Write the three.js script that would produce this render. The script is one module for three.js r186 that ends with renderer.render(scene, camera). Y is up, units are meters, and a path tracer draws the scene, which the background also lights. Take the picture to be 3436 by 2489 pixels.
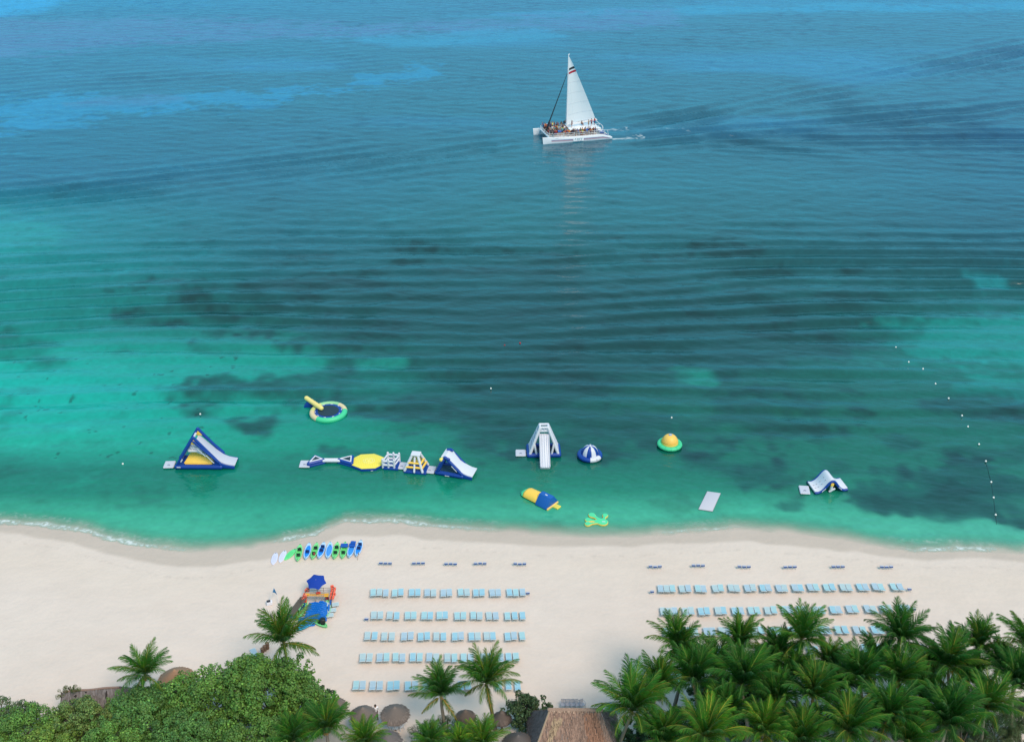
import * as THREE from 'three';
import { mergeGeometries, toCreasedNormals } from 'three/addons/utils/BufferGeometryUtils.js';
import { RoundedBoxGeometry } from 'three/addons/geometries/RoundedBoxGeometry.js';
import { MarchingCubes } from 'three/addons/objects/MarchingCubes.js';

// ---------- camera, sky, sun, exposure ----------
const scene = new THREE.Scene();
const PITCH = 28.9 * Math.PI / 180, FPX = 3700, CAM_H = 80, IW = 3436, IH = 2489;
const camera = new THREE.PerspectiveCamera(2 * Math.atan(IH / 2 / FPX) * 180 / Math.PI, IW / IH, 1, 6000);
camera.position.set(0, CAM_H, 0);
camera.rotation.set(-PITCH, 0, 0);
const renderer = new THREE.WebGLRenderer({ antialias: true });
renderer.toneMapping = THREE.LinearToneMapping;
renderer.toneMappingExposure = 0.94;
renderer.shadowMap.enabled = true;

{ // veiled sky, brightest and bluest low down, greyer overhead, the same all round
  const W = 512, H = 256, d = new Float32Array(W * H * 4);
  for (let r = 0; r < H; r++) {
    const el = ((r + 0.5) / H - 0.5) * 180, t = THREE.MathUtils.smoothstep(el, 30, 80);
    for (let c = 0; c < W; c++) {
      const k = (r * W + c) * 4, az = c / W * Math.PI * 2;
      const cl = 1 + 0.05 * Math.sin(az * 3 + el * 0.13) * Math.sin(el * 0.31 + az * 2);
      const q = 1 - THREE.MathUtils.smoothstep(el, 4, 30);
      d[k] = (0.33 - 0.17 * q + 0.12 * t) * cl; d[k + 1] = (0.76 - 0.09 * q - 0.24 * t) * cl; d[k + 2] = (1.02 - 0.06 * q - 0.36 * t) * cl; d[k + 3] = 1;
    }
  }
  const sky = new THREE.DataTexture(d, W, H, THREE.RGBAFormat, THREE.FloatType);
  sky.mapping = THREE.EquirectangularReflectionMapping; sky.magFilter = THREE.LinearFilter; sky.needsUpdate = true;
  scene.background = sky; scene.environment = sky;
}
const sun = new THREE.DirectionalLight(0xffead2, 3.2);
sun.position.set(85, 190, 5); sun.target.position.set(0, 0, -110);
sun.castShadow = true; sun.shadow.radius = 52; sun.shadow.mapSize.set(4096, 4096);
Object.assign(sun.shadow.camera, { left: -260, right: 260, top: 260, bottom: -260, near: 1, far: 900 });
scene.add(sun, sun.target);

// ---------- small tools ----------
let seed = 20240611;
const rnd = () => { seed = (seed + 0x6D2B79F5) | 0; let t = Math.imul(seed ^ (seed >>> 15), 1 | seed); t = (t + Math.imul(t ^ (t >>> 7), 61 | t)) ^ t; return ((t ^ (t >>> 14)) >>> 0) / 4294967296; };
const rr = (a, b) => a + (b - a) * rnd();
const pick = (a) => a[Math.floor(rnd() * a.length)];
const { clamp, smoothstep, lerp } = THREE.MathUtils;
const V = (x, y, z) => new THREE.Vector3(x, y, z);
const hsh = (x, y) => { let h = Math.imul(x, 374761393) + Math.imul(y, 668265263); h = Math.imul(h ^ (h >>> 13), 1274126177); return ((h ^ (h >>> 16)) >>> 0) / 4294967296; };
function vn(x, y) { // value noise, -1..1
  const ix = Math.floor(x), iy = Math.floor(y), fx = x - ix, fy = y - iy, s = fx * fx * (3 - 2 * fx), t = fy * fy * (3 - 2 * fy);
  const a = hsh(ix, iy), b = hsh(ix + 1, iy), c = hsh(ix, iy + 1), d = hsh(ix + 1, iy + 1);
  return (a + (b - a) * s + (c - a) * t + (a - b - c + d) * s * t) * 2 - 1;
}
const fbm = (x, y, n = 4) => { let s = 0, a = 0.5; for (let i = 0; i < n; i++) { s += a * vn(x, y); x = x * 2.03 + 17.1; y = y * 2.03 + 5.7; a *= 0.5; } return s; };
const lin = (c) => (c /= 255) <= 0.04045 ? c / 12.92 : ((c + 0.055) / 1.055) ** 2.4;
const S = Math.sin(PITCH), C = Math.cos(PITCH);
// a point of the photograph (3436 x 2489) met with the level plane at height h
function at(u, v, h = 0) {
  const x = (u - IW / 2) / FPX, y = -(v - IH / 2) / FPX;
  const dy = y * C - S, dz = -y * S - C, k = (h - CAM_H) / dy;
  return V(x * k, h, dz * k);
}
function proj(x, z, y = 0) {
  const Y = y - CAM_H, cy = Y * C - z * S, cz = Y * S + z * C;
  return [IW / 2 + FPX * x / -cz, IH / 2 - FPX * cy / -cz];
}
const taken = {};
function numbered(n) { const k = taken[n] = (taken[n] ?? -1) + 1; return k ? n + '_' + String(k).padStart(3, '0') : n; }
function info(o, label, category, group) { o.userData.label = label; o.userData.category = category; if (group) o.userData.group = group; return o; }
function thing(name, label, category, pos, turn = 0, group) {
  const o = new THREE.Group(); o.name = numbered(name); scene.add(o);
  if (pos) o.position.copy(pos); o.rotation.y = turn; return info(o, label, category, group);
}
function setting(name, geo, m) { const o = new THREE.Mesh(geo, m); o.name = name; o.userData.kind = 'structure'; o.castShadow = o.receiveShadow = true; scene.add(o); return o; }
function part(parent, name, geo, m) {
  const o = new THREE.Mesh(Array.isArray(geo) ? merge(geo) : geo, m);
  o.name = name; o.castShadow = o.receiveShadow = true; parent.add(o); return o;
}
function merge(list) {
  return mergeGeometries(list.flat(Infinity).map((g) => {
    const q = g.index ? g.toNonIndexed() : g.clone();
    for (const k of Object.keys(q.attributes)) if (k !== 'position' && k !== 'normal') q.deleteAttribute(k);
    return q;
  }));
}
const box = (w, h, d, x = 0, y = 0, z = 0, r = 0.03) => new RoundedBoxGeometry(w, h, d, 2, Math.min(r, w * 0.45, h * 0.45, d * 0.45)).translate(x, y, z);
const bx = (w, h, d, x = 0, y = 0, z = 0) => new THREE.BoxGeometry(w, h, d).translate(x, y, z);
function along(g, a, b) { // a geometry built on the y axis, laid from a to b
  const q = new THREE.Quaternion().setFromUnitVectors(V(0, 1, 0), V().subVectors(b, a).normalize());
  return g.applyQuaternion(q).translate((a.x + b.x) / 2, (a.y + b.y) / 2, (a.z + b.z) / 2);
}
const A3 = (p) => p.isVector3 ? p : V(...p);
const cap = (a, b, r, n = 10) => { a = A3(a); b = A3(b); return along(new THREE.CapsuleGeometry(r, a.distanceTo(b), 4, n), a, b); };
const cyl = (a, b, r0, r1 = r0, n = 8) => { a = A3(a); b = A3(b); return along(new THREE.CylinderGeometry(r1, r0, a.distanceTo(b), n), a, b); };
const tube = (pts, r, n = 24, k = 6) => new THREE.TubeGeometry(new THREE.CatmullRomCurve3(pts.map(A3)), n, r, k);
function slab(pts, z0, z1, bevel = 0.03) { // outline in x,y pushed from z0 to z1
  const s = new THREE.Shape(pts.map((p) => new THREE.Vector2(p[0], p[1])));
  const g = new THREE.ExtrudeGeometry(s, { depth: z1 - z0 - 2 * bevel, bevelEnabled: bevel > 0, bevelThickness: bevel, bevelSize: bevel, bevelOffset: -bevel, bevelSegments: 2, curveSegments: 8 });
  return toCreasedNormals(g.translate(0, 0, z0 + bevel), 0.7);
}
const flatPlate = (pts, y0, y1, bevel = 0.03) => slab(pts.map((p) => [p[0], -p[1]]), y0, y1, bevel).rotateX(-Math.PI / 2); // outline in x,z lying level
const M = (r, g, b, rough = 0.6, more = {}) => new THREE.MeshStandardMaterial({ color: new THREE.Color().setRGB(r, g, b), roughness: rough, ...more });
const MS = (r, g, b, rough = 0.6, more = {}) => M(lin(r), lin(g), lin(b), rough, more);

// ---------- the shore ----------
const SHORE = [[-900, 1700], [-300, 1742], [0, 1755], [60, 1758], [120, 1763], [262, 1778], [381, 1813], [508, 1836], [635, 1847], [754, 1844], [873, 1829], [960, 1814], [1060, 1793], [1110, 1768], [1159, 1752], [1250, 1750], [1349, 1752], [1430, 1763], [1508, 1773], [1667, 1782], [1930, 1796], [2083, 1798], [2236, 1790], [2340, 1782], [2465, 1772], [2618, 1780], [2733, 1793], [2833, 1806], [2963, 1833], [3078, 1849], [3231, 1843], [3338, 1847], [3436, 1855], [3800, 1868], [4500, 1860]]
  .map(([u, v]) => at(u, v)).map((p) => [p.x, p.z]);
function shoreAt(x) {
  if (x <= SHORE[0][0]) return SHORE[0][1]; 
  for (let i = 1; i < SHORE.length; i++) if (x < SHORE[i][0]) {
    const [a, za] = SHORE[i - 1], [b, zb] = SHORE[i], t = (x - a) / (b - a);
    return za + (zb - za) * (t * t * (3 - 2 * t) * 0.5 + t * 0.5);
  }
  return SHORE[SHORE.length - 1][1];
}
const SHORE_LUT = Float32Array.from({ length: 8001 }, (_, i) => shoreAt(-400 + i * 0.1));
const shoreZ = (x) => { const f = clamp((x + 400) * 10, 0, 7999.5), i = Math.floor(f); return SHORE_LUT[i] + (SHORE_LUT[i + 1] - SHORE_LUT[i]) * (f - i); };
function landH(x, z) {
  const d = z - shoreZ(x);
  return d > 0 ? 0.42 * (1 - Math.exp(-d / 7)) + (d > 2 ? 0.02 * vn(x * 0.4, z * 0.5) * Math.min(1, (d - 2) / 4) : 0) : Math.max(-4, d * 0.06);
}
function onSand(u, v) { let h = 0.4; for (let i = 0; i < 3; i++) { const p = at(u, v, h); h = landH(p.x, p.z); } return at(u, v, h); }
const grade = (lo, hi, step, out) => { // even steps between lo and hi, growing steps beyond out to +-out
  const a = []; for (let x = lo; x <= hi + 1e-6; x += step) a.push(x);
  for (let x = hi, s = step; x < out[1];) { s *= 1.7; x = Math.min(out[1], x + s); a.push(x); }
  for (let x = lo, s = step; x > out[0];) { s *= 1.7; x = Math.max(out[0], x - s); a.unshift(x); }
  return a;
};
function sheet(xs, zs, h, uvOf) {
  const nx = xs.length, nz = zs.length, pos = new Float32Array(nx * nz * 3), uv = new Float32Array(nx * nz * 2), idx = [];
  let k = 0;
  for (let j = 0; j < nz; j++) for (let i = 0; i < nx; i++, k++) {
    pos[k * 3] = xs[i]; pos[k * 3 + 1] = h(xs[i], zs[j]); pos[k * 3 + 2] = zs[j];
    const q = uvOf(xs[i], zs[j]); uv[k * 2] = q[0]; uv[k * 2 + 1] = q[1];
    if (i && j) idx.push(k, k - nx - 1, k - 1, k, k - nx, k - nx - 1);
  }
  const g = new THREE.BufferGeometry();
  g.setAttribute('position', new THREE.BufferAttribute(pos, 3)); g.setAttribute('uv', new THREE.BufferAttribute(uv, 2));
  g.setIndex(idx); g.computeVertexNormals(); return g;
}
// ---------- sand ----------
{
  const X0 = -150, X1 = 150, Z0 = -125, Z1 = -55, W = 2048, H = 640, d = new Uint8Array(W * H * 4), hgt = new Uint8Array(W * H * 4);
  const enc = (c) => Math.round(255 * clamp(c <= 0.0031308 ? c * 12.92 : 1.055 * c ** (1 / 2.4) - 0.055, 0, 1));
  const put = (j, i, r, g, b) => { const k = (j * W + i) * 4; d[k] = enc(r); d[k + 1] = enc(g); d[k + 2] = enc(b); d[k + 3] = 255; };
  for (let j = 0; j < H; j++) for (let i = 0; i < W; i++) {
    const x = X0 + (X1 - X0) * (i + 0.5) / W, z = Z0 + (Z1 - Z0) * (j + 0.5) / H, e = z - shoreZ(x);
    const soft = fbm(x * 0.07, z * 0.12, 3), mid = fbm(x * 0.5 + 9, z * 0.9, 3), fine = hsh(i * 7 + 1, j * 13 + 5) - 0.5;
    // wet sand: an uneven band the waves have just left, ending at a ragged line
    const reach = 2.5 + 1.0 * vn(x * 0.06, 3.3) + 0.25 * vn(x * 0.5, 8.1);
    const wet = 1 - smoothstep(e, reach - 0.5, reach + 0.35);
    const line = Math.exp(-((e - reach - 1.6 - 0.5 * vn(x * 0.11, 1.7)) ** 2) / 0.05) * clamp(vn(x * 1.9, 21) + vn(x * 6, z * 6) + 0.1, 0, 1);
    let m = 1 + 0.04 * soft + 0.045 * mid + 0.04 * fine - 0.10 * line;
    let r = 0.685 * m, g = 0.568 * m * (1 + 0.012 * soft), b = 0.502 * m * (1 + 0.025 * soft);
    const up = clamp(1 - Math.abs(e - 6) / 6, 0, 1) * 0.5; // coarser, warmer sand on the berm
    r *= 1 + 0.0 * up; g *= 1 - 0.015 * up; b *= 1 - 0.06 * up;
    r = lerp(r, 0.44 * m, wet * 0.6); g = lerp(g, 0.36 * m, wet * 0.6); b = lerp(b, 0.30 * m, wet * 0.6);
    put(j, i, r, g, b);
    const k = (j * W + i) * 4, hv = 128 + 60 * mid + 50 * vn(x * 2.6, z * 2.9) + 40 * fine;
    hgt[k] = hgt[k + 1] = hgt[k + 2] = clamp(hv, 0, 255); hgt[k + 3] = 255;
  }
  const tex = (a, srgb) => { const t = new THREE.DataTexture(a, W, H); t.magFilter = THREE.LinearFilter; t.wrapS = t.wrapT = THREE.ClampToEdgeWrapping; if (srgb) t.colorSpace = THREE.SRGBColorSpace; t.needsUpdate = true; return t; };
  const g = sheet(grade(-120, 120, 1.0, [-3000, 3000]), grade(-120, -56, 0.6, [-3000, 1500]), landH, (x, z) => [(x - X0) / (X1 - X0), (z - Z0) / (Z1 - Z0)]);
  setting('sand_beach', g, new THREE.MeshStandardMaterial({ map: tex(d, true), bumpMap: tex(hgt), bumpScale: 0.07, roughness: 0.95 }));
}

// ---------- sea ----------
{
  const X0 = -212, X1 = 212, Z0 = -462, Z1 = -92, W = 2048, H = 2048;
  const K = 1.515; // the layout below was read from a view of the photograph 2268 pixels wide
  const cu = [60, 600, 1134, 1700, 2220], rows = [
    [-40, [50, 150, 215], [75, 140, 195], [85, 130, 180], [80, 135, 185], [75, 130, 185]],
    [10, [45, 150, 210], [70, 140, 195], [85, 128, 178], [80, 133, 180], [75, 130, 182]],
    [60, [82, 118, 166], [82, 122, 170], [85, 127, 170], [82, 127, 168], [82, 125, 168]],
    [110, [70, 130, 178], [65, 134, 178], [78, 127, 165], [78, 127, 165], [72, 120, 165]],
    [180, [62, 130, 175], [66, 126, 162], [72, 127, 160], [75, 126, 160], [68, 120, 160]],
    [230, [38, 138, 186], [62, 130, 164], [70, 130, 158], [70, 125, 155], [62, 116, 155]],
    [300, [42, 128, 168], [60, 122, 155], [64, 125, 148], [60, 116, 145], [52, 106, 145]],
    [400, [38, 116, 152], [54, 120, 148], [62, 128, 145], [62, 123, 142], [50, 110, 140]],
    [480, [22, 132, 142], [46, 118, 136], [54, 124, 132], [50, 114, 126], [42, 102, 126]],
    [560, [24, 136, 140], [32, 106, 118], [38, 106, 112], [38, 104, 110], [32, 96, 108]],
    [640, [14, 134, 130], [22, 104, 108], [26, 92, 96], [28, 98, 100], [28, 104, 106]],
    [720, [10, 134, 126], [20, 110, 106], [24, 86, 88], [30, 94, 94], [16, 128, 120]],
    [790, [6, 160, 144], [10, 142, 126], [26, 82, 84], [28, 92, 90], [18, 124, 112]],
    [860, [4, 172, 158], [10, 150, 134], [26, 84, 82], [26, 98, 88], [20, 108, 96]],
    [930, [6, 170, 152], [14, 148, 128], [24, 98, 86], [24, 108, 90], [22, 102, 90]],
    [985, [26, 168, 142], [16, 148, 120], [24, 116, 96], [24, 116, 94], [26, 110, 94]],
    [1040, [16, 132, 110], [24, 132, 108], [30, 126, 102], [32, 118, 98], [36, 120, 100]],
    [1090, [20, 140, 112], [36, 148, 118], [44, 146, 116], [48, 142, 114], [48, 138, 114]],
    [1135, [84, 176, 140], [72, 168, 134], [92, 178, 142], [96, 178, 144], [92, 168, 140]],
    [1215, [130, 196, 160], [110, 188, 152], [130, 196, 162], [130, 196, 162], [126, 190, 160]]];
  const dark = [12, 74, 76], patches = [
    [dark, 0.62, 48, 1.6, [[300, 690], [560, 700], [640, 720], [700, 790], [620, 830], [480, 862], [465, 897], [640, 905], [690, 885], [800, 905], [860, 935], [980, 940], [1010, 950], [1000, 985], [1060, 1005], [1130, 1000], [1180, 1010], [1260, 1000], [1330, 1012], [1440, 985], [1560, 985], [1690, 965], [1850, 960], [1780, 935], [1850, 915], [1830, 880], [1700, 872], [1560, 885], [1480, 870], [1370, 880], [1290, 850], [1470, 830], [1560, 835], [1700, 812], [1840, 800], [1960, 775], [2010, 735], [1960, 680], [1900, 640], [1600, 595], [1200, 580], [800, 620], [450, 650]]],
    [dark, 0.7, 20, 2.2, [[1885, 1085], [1940, 1052], [2010, 1060], [2080, 1055], [2140, 1035], [2268, 1040], [2330, 1050], [2330, 1190], [2268, 1175], [2220, 1150], [2180, 1140], [2130, 1168], [2060, 1162], [2000, 1150], [1940, 1135], [1905, 1115]]],
    [dark, 0.62, 16, 1.3, [[1532, 1025], [1600, 1025], [1680, 1040], [1750, 1030], [1762, 1060], [1700, 1075], [1660, 1085], [1600, 1055], [1540, 1045]]],
    [dark, 0.6, 10, 1.0, [[1950, 965], [2000, 960], [2045, 990], [2010, 1002], [1960, 985]]],
    [dark, 0.65, 16, 1.2, [[2020, 900], [2130, 880], [2300, 870], [2300, 935], [2150, 930], [2060, 920]]],
    [dark, 0.36, 22, 1.2, [[-20, 745], [110, 750], [105, 790], [40, 800], [-20, 790]]],
    [dark, 0.32, 14, 1.2, [[440, 768], [520, 773], [525, 795], [450, 797]]],
    [dark, 0.4, 6, 1.2, [[525, 930], [555, 925], [558, 945], [525, 947]]],
    [dark, 0.55, 9, 1.2, [[712, 985], [760, 990], [830, 1003], [760, 1012], [715, 1002]]],
    [dark, 0.32, 14, 1.2, [[250, 690], [370, 698], [360, 722], [260, 716]]],
    [dark, 0.5, 8, 1.4, [[1700, 1112], [1740, 1118], [1778, 1112], [1770, 1130], [1720, 1128]]],
    [dark, 0.5, 12, 1.4, [[1820, 1010], [1900, 1030], [1930, 1060], [1850, 1045]]],
    [dark, 0.5, 10, 1.4, [[2110, 1000], [2280, 985], [2280, 1022], [2180, 1016]]],
    [[18, 158, 150], 0.42, 50, 1.5, [[1980, 722], [2130, 680], [2320, 690], [2320, 850], [2150, 835], [2030, 785]]],
    [[34, 150, 156], 0.5, 14, 1.0, [[2150, 612], [2210, 615], [2222, 640], [2170, 640]]],
    [[24, 144, 126], 0.6, 14, 1.2, [[1490, 825], [1560, 820], [1578, 850], [1500, 852]]],
    [[20, 144, 130], 0.65, 12, 1.2, [[800, 806], [900, 800], [890, 818], [810, 822]]],
    [[30, 150, 150], 0.6, 30, 1.0, [[-30, 480], [90, 490], [130, 530], [60, 565], [-30, 565]]],
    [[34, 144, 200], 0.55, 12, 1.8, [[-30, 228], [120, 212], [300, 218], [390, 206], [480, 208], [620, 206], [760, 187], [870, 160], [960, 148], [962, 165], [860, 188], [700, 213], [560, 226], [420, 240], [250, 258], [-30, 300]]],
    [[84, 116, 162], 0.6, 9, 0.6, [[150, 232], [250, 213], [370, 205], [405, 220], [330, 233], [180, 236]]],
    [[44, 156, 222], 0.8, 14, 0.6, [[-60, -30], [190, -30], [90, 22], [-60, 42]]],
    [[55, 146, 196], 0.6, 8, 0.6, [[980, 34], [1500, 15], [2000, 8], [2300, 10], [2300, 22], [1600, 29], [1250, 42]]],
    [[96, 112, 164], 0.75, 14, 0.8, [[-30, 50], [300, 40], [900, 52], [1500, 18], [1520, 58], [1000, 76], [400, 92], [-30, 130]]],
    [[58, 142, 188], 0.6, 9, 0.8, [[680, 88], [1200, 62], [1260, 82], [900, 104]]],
  ].map(([c, a, soft, rag, poly]) => ({ c: c.map((q, i) => lin(q) * [0.36, 0.62, 0.62][i] * (c[2] > 100 ? 1.35 : 1)), a, soft, rag, poly, b: [Math.min(...poly.map((p) => p[0])) - 80, Math.max(...poly.map((p) => p[0])) + 80, Math.min(...poly.map((p) => p[1])) - 50, Math.max(...poly.map((p) => p[1])) + 50] }));
  const inside = (poly, x, y) => { // signed distance, positive inside
    let dd = 1e9, s = -1;
    for (let i = 0, j = poly.length - 1; i < poly.length; j = i++) {
      const [ax, ay] = poly[j], [bx2, by] = poly[i], ex = bx2 - ax, ey = by - ay, t = clamp(((x - ax) * ex + (y - ay) * ey) / (ex * ex + ey * ey), 0, 1);
      dd = Math.min(dd, Math.sqrt(((x - ax - ex * t) * 0.6) ** 2 + (y - ay - ey * t) ** 2));
      if ((ay > y) !== (by > y) && x < (ex * (y - ay)) / ey + ax) s = -s;
    }
    return s * dd;
  };
  const tone = (v, i) => v < 740 ? (i === 0 && v > 450 ? 0.8 : v < 330 ? 0.5 : 0.58) : v < 1000 ? (i < 2 ? 0.92 : 0.76) : v < 1100 ? 0.72 : 0.85; // pale shallows over sand, dark overgrown bottoms; far rows darkened to offset sky reflection
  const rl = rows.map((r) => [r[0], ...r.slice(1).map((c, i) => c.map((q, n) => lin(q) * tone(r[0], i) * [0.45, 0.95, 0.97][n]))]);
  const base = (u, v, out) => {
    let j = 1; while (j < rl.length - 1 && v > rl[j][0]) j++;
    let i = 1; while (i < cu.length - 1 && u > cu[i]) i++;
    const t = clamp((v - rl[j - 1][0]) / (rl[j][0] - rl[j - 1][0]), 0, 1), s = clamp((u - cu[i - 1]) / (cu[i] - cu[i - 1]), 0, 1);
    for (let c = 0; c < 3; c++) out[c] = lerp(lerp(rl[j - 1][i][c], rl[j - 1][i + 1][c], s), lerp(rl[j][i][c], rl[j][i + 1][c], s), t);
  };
  const foamAt = [[-200, 0.9], [0, 1], [480, 1], [640, 0.35], [760, 0.0], [900, 0.25], [960, 1], [1090, 0.9], [1110, 0.25], [1150, 0.8], [1350, 1], [1500, 0.7], [1660, 0.5], [1720, 0.05], [2150, 0.05], [2240, 0.6], [2400, 0.7], [2480, 0.4], [2600, 0.1], [2900, 0.05], [3040, 0.5], [3120, 0.9], [3330, 0.9], [3360, 0.2], [3436, 0.4]];
  const foamOf = (u) => { for (let i = 1; i < foamAt.length; i++) if (u < foamAt[i][0]) return lerp(foamAt[i - 1][1], foamAt[i][1], clamp((u - foamAt[i - 1][0]) / (foamAt[i][0] - foamAt[i - 1][0]), 0, 1)); return 0.4; };
  const enc = new Uint8Array(4097); for (let i = 0; i <= 4096; i++) { const c = i / 4096; enc[i] = Math.round(255 * (c <= 0.0031308 ? c * 12.92 : 1.055 * c ** (1 / 2.4) - 0.055)); }
  const e8 = (c) => enc[Math.round(4096 * clamp(c, 0, 1))];
  const d = new Uint8Array(W * H * 4), col = [0, 0, 0];
  const boatWake = [[at(2058, 466), at(2170, 456), 1.2, 0.9], [at(2020, 437), at(2110, 432), 1.0, 0.8], [at(2150, 436), at(2345, 434), 0.8, 0.45], [at(830, 1004), at(848, 1001), 0.45, 1.2]];
  // bottom colours, with sky reflection in them, on a half-size grid, then the fine grain and foam on the full one
  const w2W = W / 2, h2H = H / 2, lay = new Float32Array(w2W * h2H * 3);
  for (let j = 0; j < h2H; j++) {
    const z = Z0 + (Z1 - Z0) * (j + 0.5) / h2H;
    for (let i = 0; i < w2W; i++) {
      const x = X0 + (X1 - X0) * (i + 0.5) / w2W, k = (j * w2W + i) * 3, [u, v] = proj(x, z);
      const w1 = vn(x * 0.055, z * 0.075), w2 = vn(x * 0.2 + 40, z * 0.28), w3 = vn(x * 0.75, z * 0.95 + 9), w5 = vn(x * 0.11 + 70, z * 0.17);
      const far = clamp((900 - v) / 700, 0, 1);
      const D = u / K + w1 * 24, E = v / K + w1 * (6 - 4 * far) + w2 * (3 - 2 * far);
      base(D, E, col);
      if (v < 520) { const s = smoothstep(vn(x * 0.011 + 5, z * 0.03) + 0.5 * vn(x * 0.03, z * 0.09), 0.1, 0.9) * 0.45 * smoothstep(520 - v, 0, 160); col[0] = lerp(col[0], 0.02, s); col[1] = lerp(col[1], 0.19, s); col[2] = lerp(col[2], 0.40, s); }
      const rag = (w1 * 0.5 + w5 * 0.6 + w2 * 0.6 + w3 * 0.4);
      for (const p of patches) if (D > p.b[0] && D < p.b[1] && E > p.b[2] && E < p.b[3]) {
        const q = p.a * smoothstep(inside(p.poly, D, E) + rag * p.soft * p.rag, -p.soft * 0.8, p.soft * 0.8) * clamp(1 + 0.32 * w2 + 0.25 * w5 + 0.18 * w3, 0.35, 1.25);
        if (q > 0) for (let c = 0; c < 3; c++) col[c] = lerp(col[c], p.c[c], Math.min(q, 0.97));
      }
      // seagrass tufts and bare spots, all over the bottom
      const tuft = smoothstep(w2 * 0.6 + w3 * 0.5 + w1 * 0.4 + w5 * 0.5, 0.2, 1.1) * 0.30, bare = smoothstep(-w2 * 0.6 + w3 * 0.4 - w1 * 0.4 - w5 * 0.4, 0.4, 1.2) * 0.22;
      for (let c = 0; c < 3; c++) lay[k + c] = col[c] * (1 - tuft * (1 - far * 0.5)) * (1 + bare) * (1 + 0.05 * w3);
    }
  }
  for (let j = 0; j < H; j++) {
    const z = Z0 + (Z1 - Z0) * (j + 0.5) / H, fj = clamp(j / 2 - 0.25, 0, h2H - 1.001), j0 = Math.floor(fj), tj = fj - j0;
    for (let i = 0; i < W; i++) {
      const x = X0 + (X1 - X0) * (i + 0.5) / W, k = (j * W + i) * 4, fi = clamp(i / 2 - 0.25, 0, w2W - 1.001), i0 = Math.floor(fi), ti = fi - i0, q0 = (j0 * w2W + i0) * 3, q1 = q0 + w2W * 3;
      const w3 = vn(x * 0.75, z * 0.95 + 9), w4 = vn(x * 2.1 + 3, z * 2.4);
      for (let c = 0; c < 3; c++) col[c] = ((lay[q0 + c] * (1 - ti) + lay[q0 + 3 + c] * ti) * (1 - tj) + (lay[q1 + c] * (1 - ti) + lay[q1 + 3 + c] * ti) * tj) * (1 + 0.08 * w4);
      const e = z - shoreZ(x); let a = 1, foam = 0;
      if (z > -152 && x < -40) { const [u, v] = proj(x, z); if (v > 1200 && v < 1540 && u < 980) { const s = smoothstep(vn(x * 0.9 + 70, z * 0.8) + 0.35 * vn(x * 2.8, z * 2.5), 0.86, 1.05) * 0.5; for (let c = 0; c < 3; c++) col[c] *= 1 - s; } }
      if (e > -12) {
        a = e > 1.4 ? 0 : clamp(smoothstep(-e, -0.6 + 0.4 * w3, 3.8) ** 0.7, 0, 1);
        if (e > -3 && e < 1.5) {
          const u = proj(x, z)[0], f = 0.78 * foamOf(u), edge = 0.3 * w3 + 0.2 * w4, lace = vn(x * 3.1, z * 3.6) * 0.6 + vn(x * 6.3, z * 6.6) * 0.5;
          foam = clamp(f * (1 - smoothstep(Math.abs(e + 0.2 + edge * 0.7) / (0.1 + 0.42 * f), 0.4, 1.5)) * (0.8 + 1.0 * lace), 0, 0.9);
          const w = e + 1.5 + vn(x * 0.2 + 40, z * 0.28) * 0.6; foam = Math.max(foam, clamp(f * (1 - smoothstep(Math.abs(w), 0.1, 0.7)) * (0.15 + 1.2 * lace), 0, 1) * 0.4);
        }
      }
      if (z < -252 && z > -292 && x > 15 && x < 62 || x < -50 && z < -175 && z > -195) for (const [p, q, r, s] of boatWake) {
        const ex = q.x - p.x, ez = q.z - p.z, L2 = ex * ex + ez * ez, t = ((x - p.x) * ex + (z - p.z) * ez) / L2;
        if (t > -0.03 && t < 1) {
          const dd = Math.abs((x - p.x) * ez - (z - p.z) * ex) / Math.sqrt(L2), wd = r * (0.5 + 1.1 * t);
          foam = Math.max(foam, clamp(s * (1.05 - t * 1.0) * (1 - smoothstep(dd, wd * 0.2, wd)) + (0.8 * w4 + 0.5 * w3) * (0.25 + t * 0.7) - 0.2 - (dd > wd ? 1 : 0), 0, 1) * s * 0.85);
        }
      }
      for (let c = 0; c < 3; c++) col[c] = lerp(col[c], 0.84, foam);
      a = Math.max(a, foam * 0.92);
      d[k] = e8(col[0]); d[k + 1] = e8(col[1]); d[k + 2] = e8(col[2]); d[k + 3] = Math.round(255 * a);
    }
  }
  const map = new THREE.DataTexture(d, W, H); map.colorSpace = THREE.SRGBColorSpace; map.magFilter = THREE.LinearFilter; map.wrapS = map.wrapT = THREE.ClampToEdgeWrapping; map.needsUpdate = true;

  // short wind ripples, repeating every 48 m
  const T = 1024, TILE = 48, bump = new Float32Array(T * T * 4), comps = [];
  for (let i = 0; i < 84; i++) {
    const wl = 0.42 * (4.2 / 0.42) ** rnd(), an = Math.PI / 2 + 0.12 + (rnd() + rnd() + rnd() - 1.5) * 0.75, kx = Math.round(Math.cos(an) * TILE / wl), kz = Math.round(Math.sin(an) * TILE / wl);
    const real = TILE / Math.hypot(kx, kz); if (real < 0.3) continue;
    comps.push([kx * 2 * Math.PI / T, kz * 2 * Math.PI / T, rnd() * 6.283, real ** 0.95]);
  }
  let mx = 0; const hh = new Float32Array(T * T);
  const sx = new Float32Array(T), cx = new Float32Array(T);
  for (const [kx, kz, p, a] of comps) {
    for (let i = 0; i < T; i++) { sx[i] = a * Math.sin(kx * i); cx[i] = a * Math.cos(kx * i); }
    for (let j = 0; j < T; j++) { const s = Math.sin(kz * j + p), c = Math.cos(kz * j + p), o = j * T; for (let i = 0; i < T; i++) hh[o + i] += sx[i] * c + cx[i] * s; }
  }
  for (const v of hh) mx = Math.max(mx, Math.abs(v));
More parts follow.
